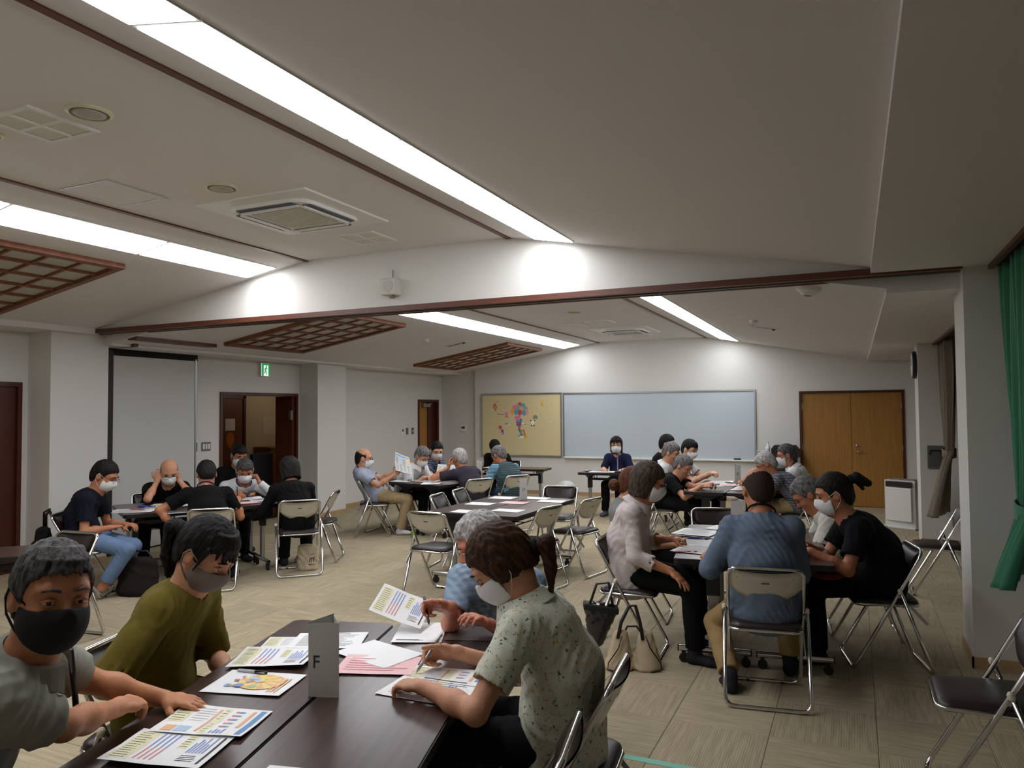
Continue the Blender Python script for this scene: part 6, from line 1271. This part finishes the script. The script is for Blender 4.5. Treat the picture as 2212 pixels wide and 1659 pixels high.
def f_pack(v): v.econe((0, 0, 0.05), (0, 0, 0.24), (0.10, 0.07), (0.08, 0.055), (1, 0, 0), 0.0); v.ell((0, -0.07, 0.10), (0.07, 0.03, 0.07), None, 0.02); v.wrinkle(0.004, 34, 7)
bp_ = sbag('backpack', 'black rucksack hanging from chair at the left wall', 'bag', (-6.83, 4.50, 0.34), f_pack, (-0.15, -0.14, -0.04), (0.15, 0.12, 0.34), fabric('rucksack', (22, 20, 22)))
MB().tube([(0.0, 0.02, 0.28), (0.03, 0.0, 0.40), (0.13, -0.03, 0.44), (0.18, -0.04, 0.38)], 0.012, 6).build('strap', M_BLACK, bp_, True); MB().tube([(-0.03, 0.02, 0.28), (0.0, 0.0, 0.42), (0.13, -0.03, 0.46)], 0.010, 6).build('strap', M_BLACK, bp_, True)
def f_floor(v): v.econe((0, 0, 0.05), (0, 0, 0.30), (0.20, 0.10), (0.16, 0.05), (1, 0, 0), 0.0); v.a = np.maximum(v.a, -v.grid()[2]+0.002); v.wrinkle(0.005, 26, 9)
fb = sbag('shoulder_bag', 'large dark brown bag on floor by left wall table', 'bag', (-6.02, 4.86, 0), f_floor, (-0.28, -0.16, -0.01), (0.28, 0.16, 0.38), fabric('dark_brown_bag', (34, 28, 25))); fb.rotation_euler = (0, 0, 0.42); MB().tube([(-0.12, 0, 0.32), (-0.06, 0, 0.40), (0.08, 0, 0.40), (0.13, 0, 0.32)], 0.008, 6).build('handle', M_BLACK, fb, True)
def f_eco(v): v.econe((0, 0, 0.03), (0, 0, 0.24), (0.12, 0.06), (0.10, 0.035), (1, 0, 0), 0.0); v.cone((-0.02, -0.08, 0.28), (-0.01, -0.07, 0.10), 0.04, 0.012, 0.02, 's'); v.a = np.maximum(v.a, -v.grid()[2]+0.002); v.wrinkle(0.005, 34, 4)
eb = sbag('eco_bag', 'cream cloth shopping bag under chair of woman in black', 'bag', (-5.30, 6.34, 0), f_eco, (-0.18, -0.12, -0.01), (0.18, 0.12, 0.32), fabric('cream_cloth', (206, 190, 164))); eb.rotation_euler = (0, 0, 0.5)
pr_ = MB()
for p, q in (((0.03, 0.13), (0.075, 0.13)), ((0.035, 0.13), (0.03, 0.09)), ((0.05, 0.125), (0.05, 0.09)), ((0.075, 0.13), (0.07, 0.095)), ((0.075, 0.13), (0.085, 0.15)), ((0.02, 0.065), (0.05, 0.065)), ((0.06, 0.066), (0.085, 0.066)), ((0.04, 0.17), (0.08, 0.175))): pr_.tube([(p[0], -0.062+0.05*(p[1]-0.06), p[1]), (q[0], -0.062+0.05*(q[1]-0.06), q[1])], 0.003, 4)
tag(pr_.build('print', M_BLACK, eb), None, kind='stuff')
# shoulder pouch of the man in front
po = thing('belt_pouch', 'dark navy pouch hanging beside the sage polo', 'pouch', (-2.03, 1.44, 0.79)); v = Vol((-0.1, -0.1, -0.06), (0.1, 0.1, 0.08), 0.006); v.ell((0, 0, 0), (0.05, 0.04, 0.032), None, 0); v.wrinkle(0.003, 60, 3)
v.mesh('body', fabric('navy_pouch', (24, 26, 44)), po); MB().tube([(0.0, 0.0, 0.02), (0.03, -0.03, 0.12), (0.07, -0.07, 0.23)], 0.009, 6).build('strap', M_BLACK, po, True)
rp = thing('red_pouch', 'dark red pouch on the lap of topknot sitter', 'pouch', (-0.18, 5.22, 0.60)); v = Vol((-0.14, -0.14, -0.07), (0.14, 0.14, 0.09), 0.007); v.ell((0, 0, 0), (0.10, 0.07, 0.035), None, 0); v.wrinkle(0.003, 50, 3); v.mesh('body', fabric('red_pouch_cloth', (110, 44, 38)), rp); v = Vol((-0.14, -0.14, 0.0), (0.14, 0.14, 0.11), 0.007); v.ell((0.02, 0.02, 0.05), (0.08, 0.06, 0.03), None, 0); v.mesh('folded_cloth', fabric('green_black_cloth', (24, 34, 32)), rp)
# bottle of tea on a table foot, bottle under the microphone table
def bottle(name, label, loc, r, h, m, mc):
    o = thing(name, label, 'bottle', loc); MB().lathe([(r*0.9, 0), (r, 0.01), (r, h*0.62), (r*0.45, h*0.82), (r*0.4, h*0.9)], (0, 0, 0), 16).build('body', m, o, True, auto=50); MB().lathe([(r*0.45, h*0.9), (r*0.45, h), (r*0.4, h*1.01)], (0, 0, 0), 12).build('cap', mc, o, True, auto=50); MB().lathe([(r*1.02, h*0.2), (r*1.02, h*0.55)], (0, 0, 0), 16).build('label_wrap', mc, o, True, auto=50)
bottle('tea_cup_bottle', 'short green tea bottle by the foot of rear left table', (-5.35, 8.50, 0), 0.033, 0.13, mat('tea_green', (150, 160, 60), 0.2), mat('tea_label', (110, 150, 50), 0.5)); bottle('water_bottle', 'plastic bottle on floor under microphone table', (-3.92, 11.62, 0), 0.033, 0.26, mat('pet_clear', (176, 190, 196), 0.1), M_WHITE)
# microphone on its table
mc = thing('microphone_stand', 'desk microphone with round base on reception table', 'microphone', (-3.33, 11.16, 0.70)); MB().lathe([(0.06, 0), (0.06, 0.015), (0.02, 0.025)], (0, 0, 0), 20).build('base', M_BLACK, mc, True, auto=40); MB().cyl((0, 0, 0.02), (0, 0, 0.27), 0.012).build('pole', M_ALU, mc); MB().tube([(0, 0, 0.27), (-0.02, -0.01, 0.30), (-0.07, -0.03, 0.30)], [0.012, 0.016, 0.02], 10).build('mic_head', M_BLACK, mc, True); MB().tube([(0.01, 0, 0.29), (0.04, 0.02, 0.2), (0.05, 0.03, 0.02)], 0.004, 5).build('cable', M_BLACK, mc, True)
tag(MB().sphere((0, 0, 0.018), (0.028, 0.045, 0.018), 12, 8).build('mouse', M_ALU, None, True, loc=(-3.84, 11.2, 0.70)), 'small silver mouse at left end of microphone table', 'mouse')
# equipment cart beside the double door
ct = thing('equipment_cart', 'black equipment cart between whiteboard and double door', 'cart', (-1.20, 13.55, 0))
for x in (-0.28, 0.28):
    for y in (-0.18, 0.18): MB().box((x-0.015, y-0.015, 0.05), (x+0.015, y+0.015, 0.84)).build('post', M_BLACK, ct)
for z in (0.12, 0.48, 0.82): MB().box((-0.31, -0.21, z), (0.31, 0.21, z+0.025)).build('shelf', M_BLACK, ct)
for x in (-0.28, 0.28): MB().lathe([(0.025, -0.012), (0.025, 0.012)], (x, -0.18, 0.026), 12, (1, 0, 0)).build('caster', M_BLACK, ct)
ds = thing('portable_amplifier', 'black portable amplifier with handle on equipment cart', 'amplifier', (-1.10, 13.55, 0.845)); MB().prism([(-0.2, 0), (0.25, 0), (0.25, 0.12), (0.18, 0.20), (-0.15, 0.20), (-0.2, 0.14)], -0.15, 0.15, fn=lambda a, b, c: (a, c, b)).build('case', M_BLACK, ds); MB().tube(arc([(-0.08, -0.15, 0.15), (-0.08, -0.19, 0.17), (0.12, -0.19, 0.17), (0.12, -0.15, 0.15)], 0.02), 0.01, 6).build('handle', M_GREY, ds, True); MB().box((0.04, -0.156, 0.15), (0.10, -0.149, 0.17)).build('badge', M_WHITE, ds)
bottle('sanitizer_bottle', 'white pump sanitizer bottle on equipment cart', (-1.36, 13.48, 0.845), 0.035, 0.26, mat('sanitizer', (220, 222, 226), 0.3), mat('sanitizer_label', (190, 200, 204), 0.4))
tag(MB().box((-0.08, -0.06, 0), (0.08, 0.06, 0.11), bev=0.006).build('device_box', mat('silver_box', (176, 178, 178), 0.4), None, loc=(-1.46, 13.48, 0.845)), 'small silver box left of sanitizer bottle', 'box')
rk = thing('receiver', 'black audio receiver on middle shelf of equipment cart', 'receiver', (-1.20, 13.52, 0.505)); MB().box((-0.22, -0.16, 0), (0.22, 0.16, 0.14), bev=0.004).build('case', M_BLACK, rk); MB().box((-0.15, -0.163, 0.05), (0.05, -0.159, 0.10)).build('display', M_STEEL, rk); MB().lathe([(0.02, 0), (0.02, 0.015)], (0.15, -0.16, 0.07), 12, (0, -1, 0)).build('knob', M_ALU, rk)
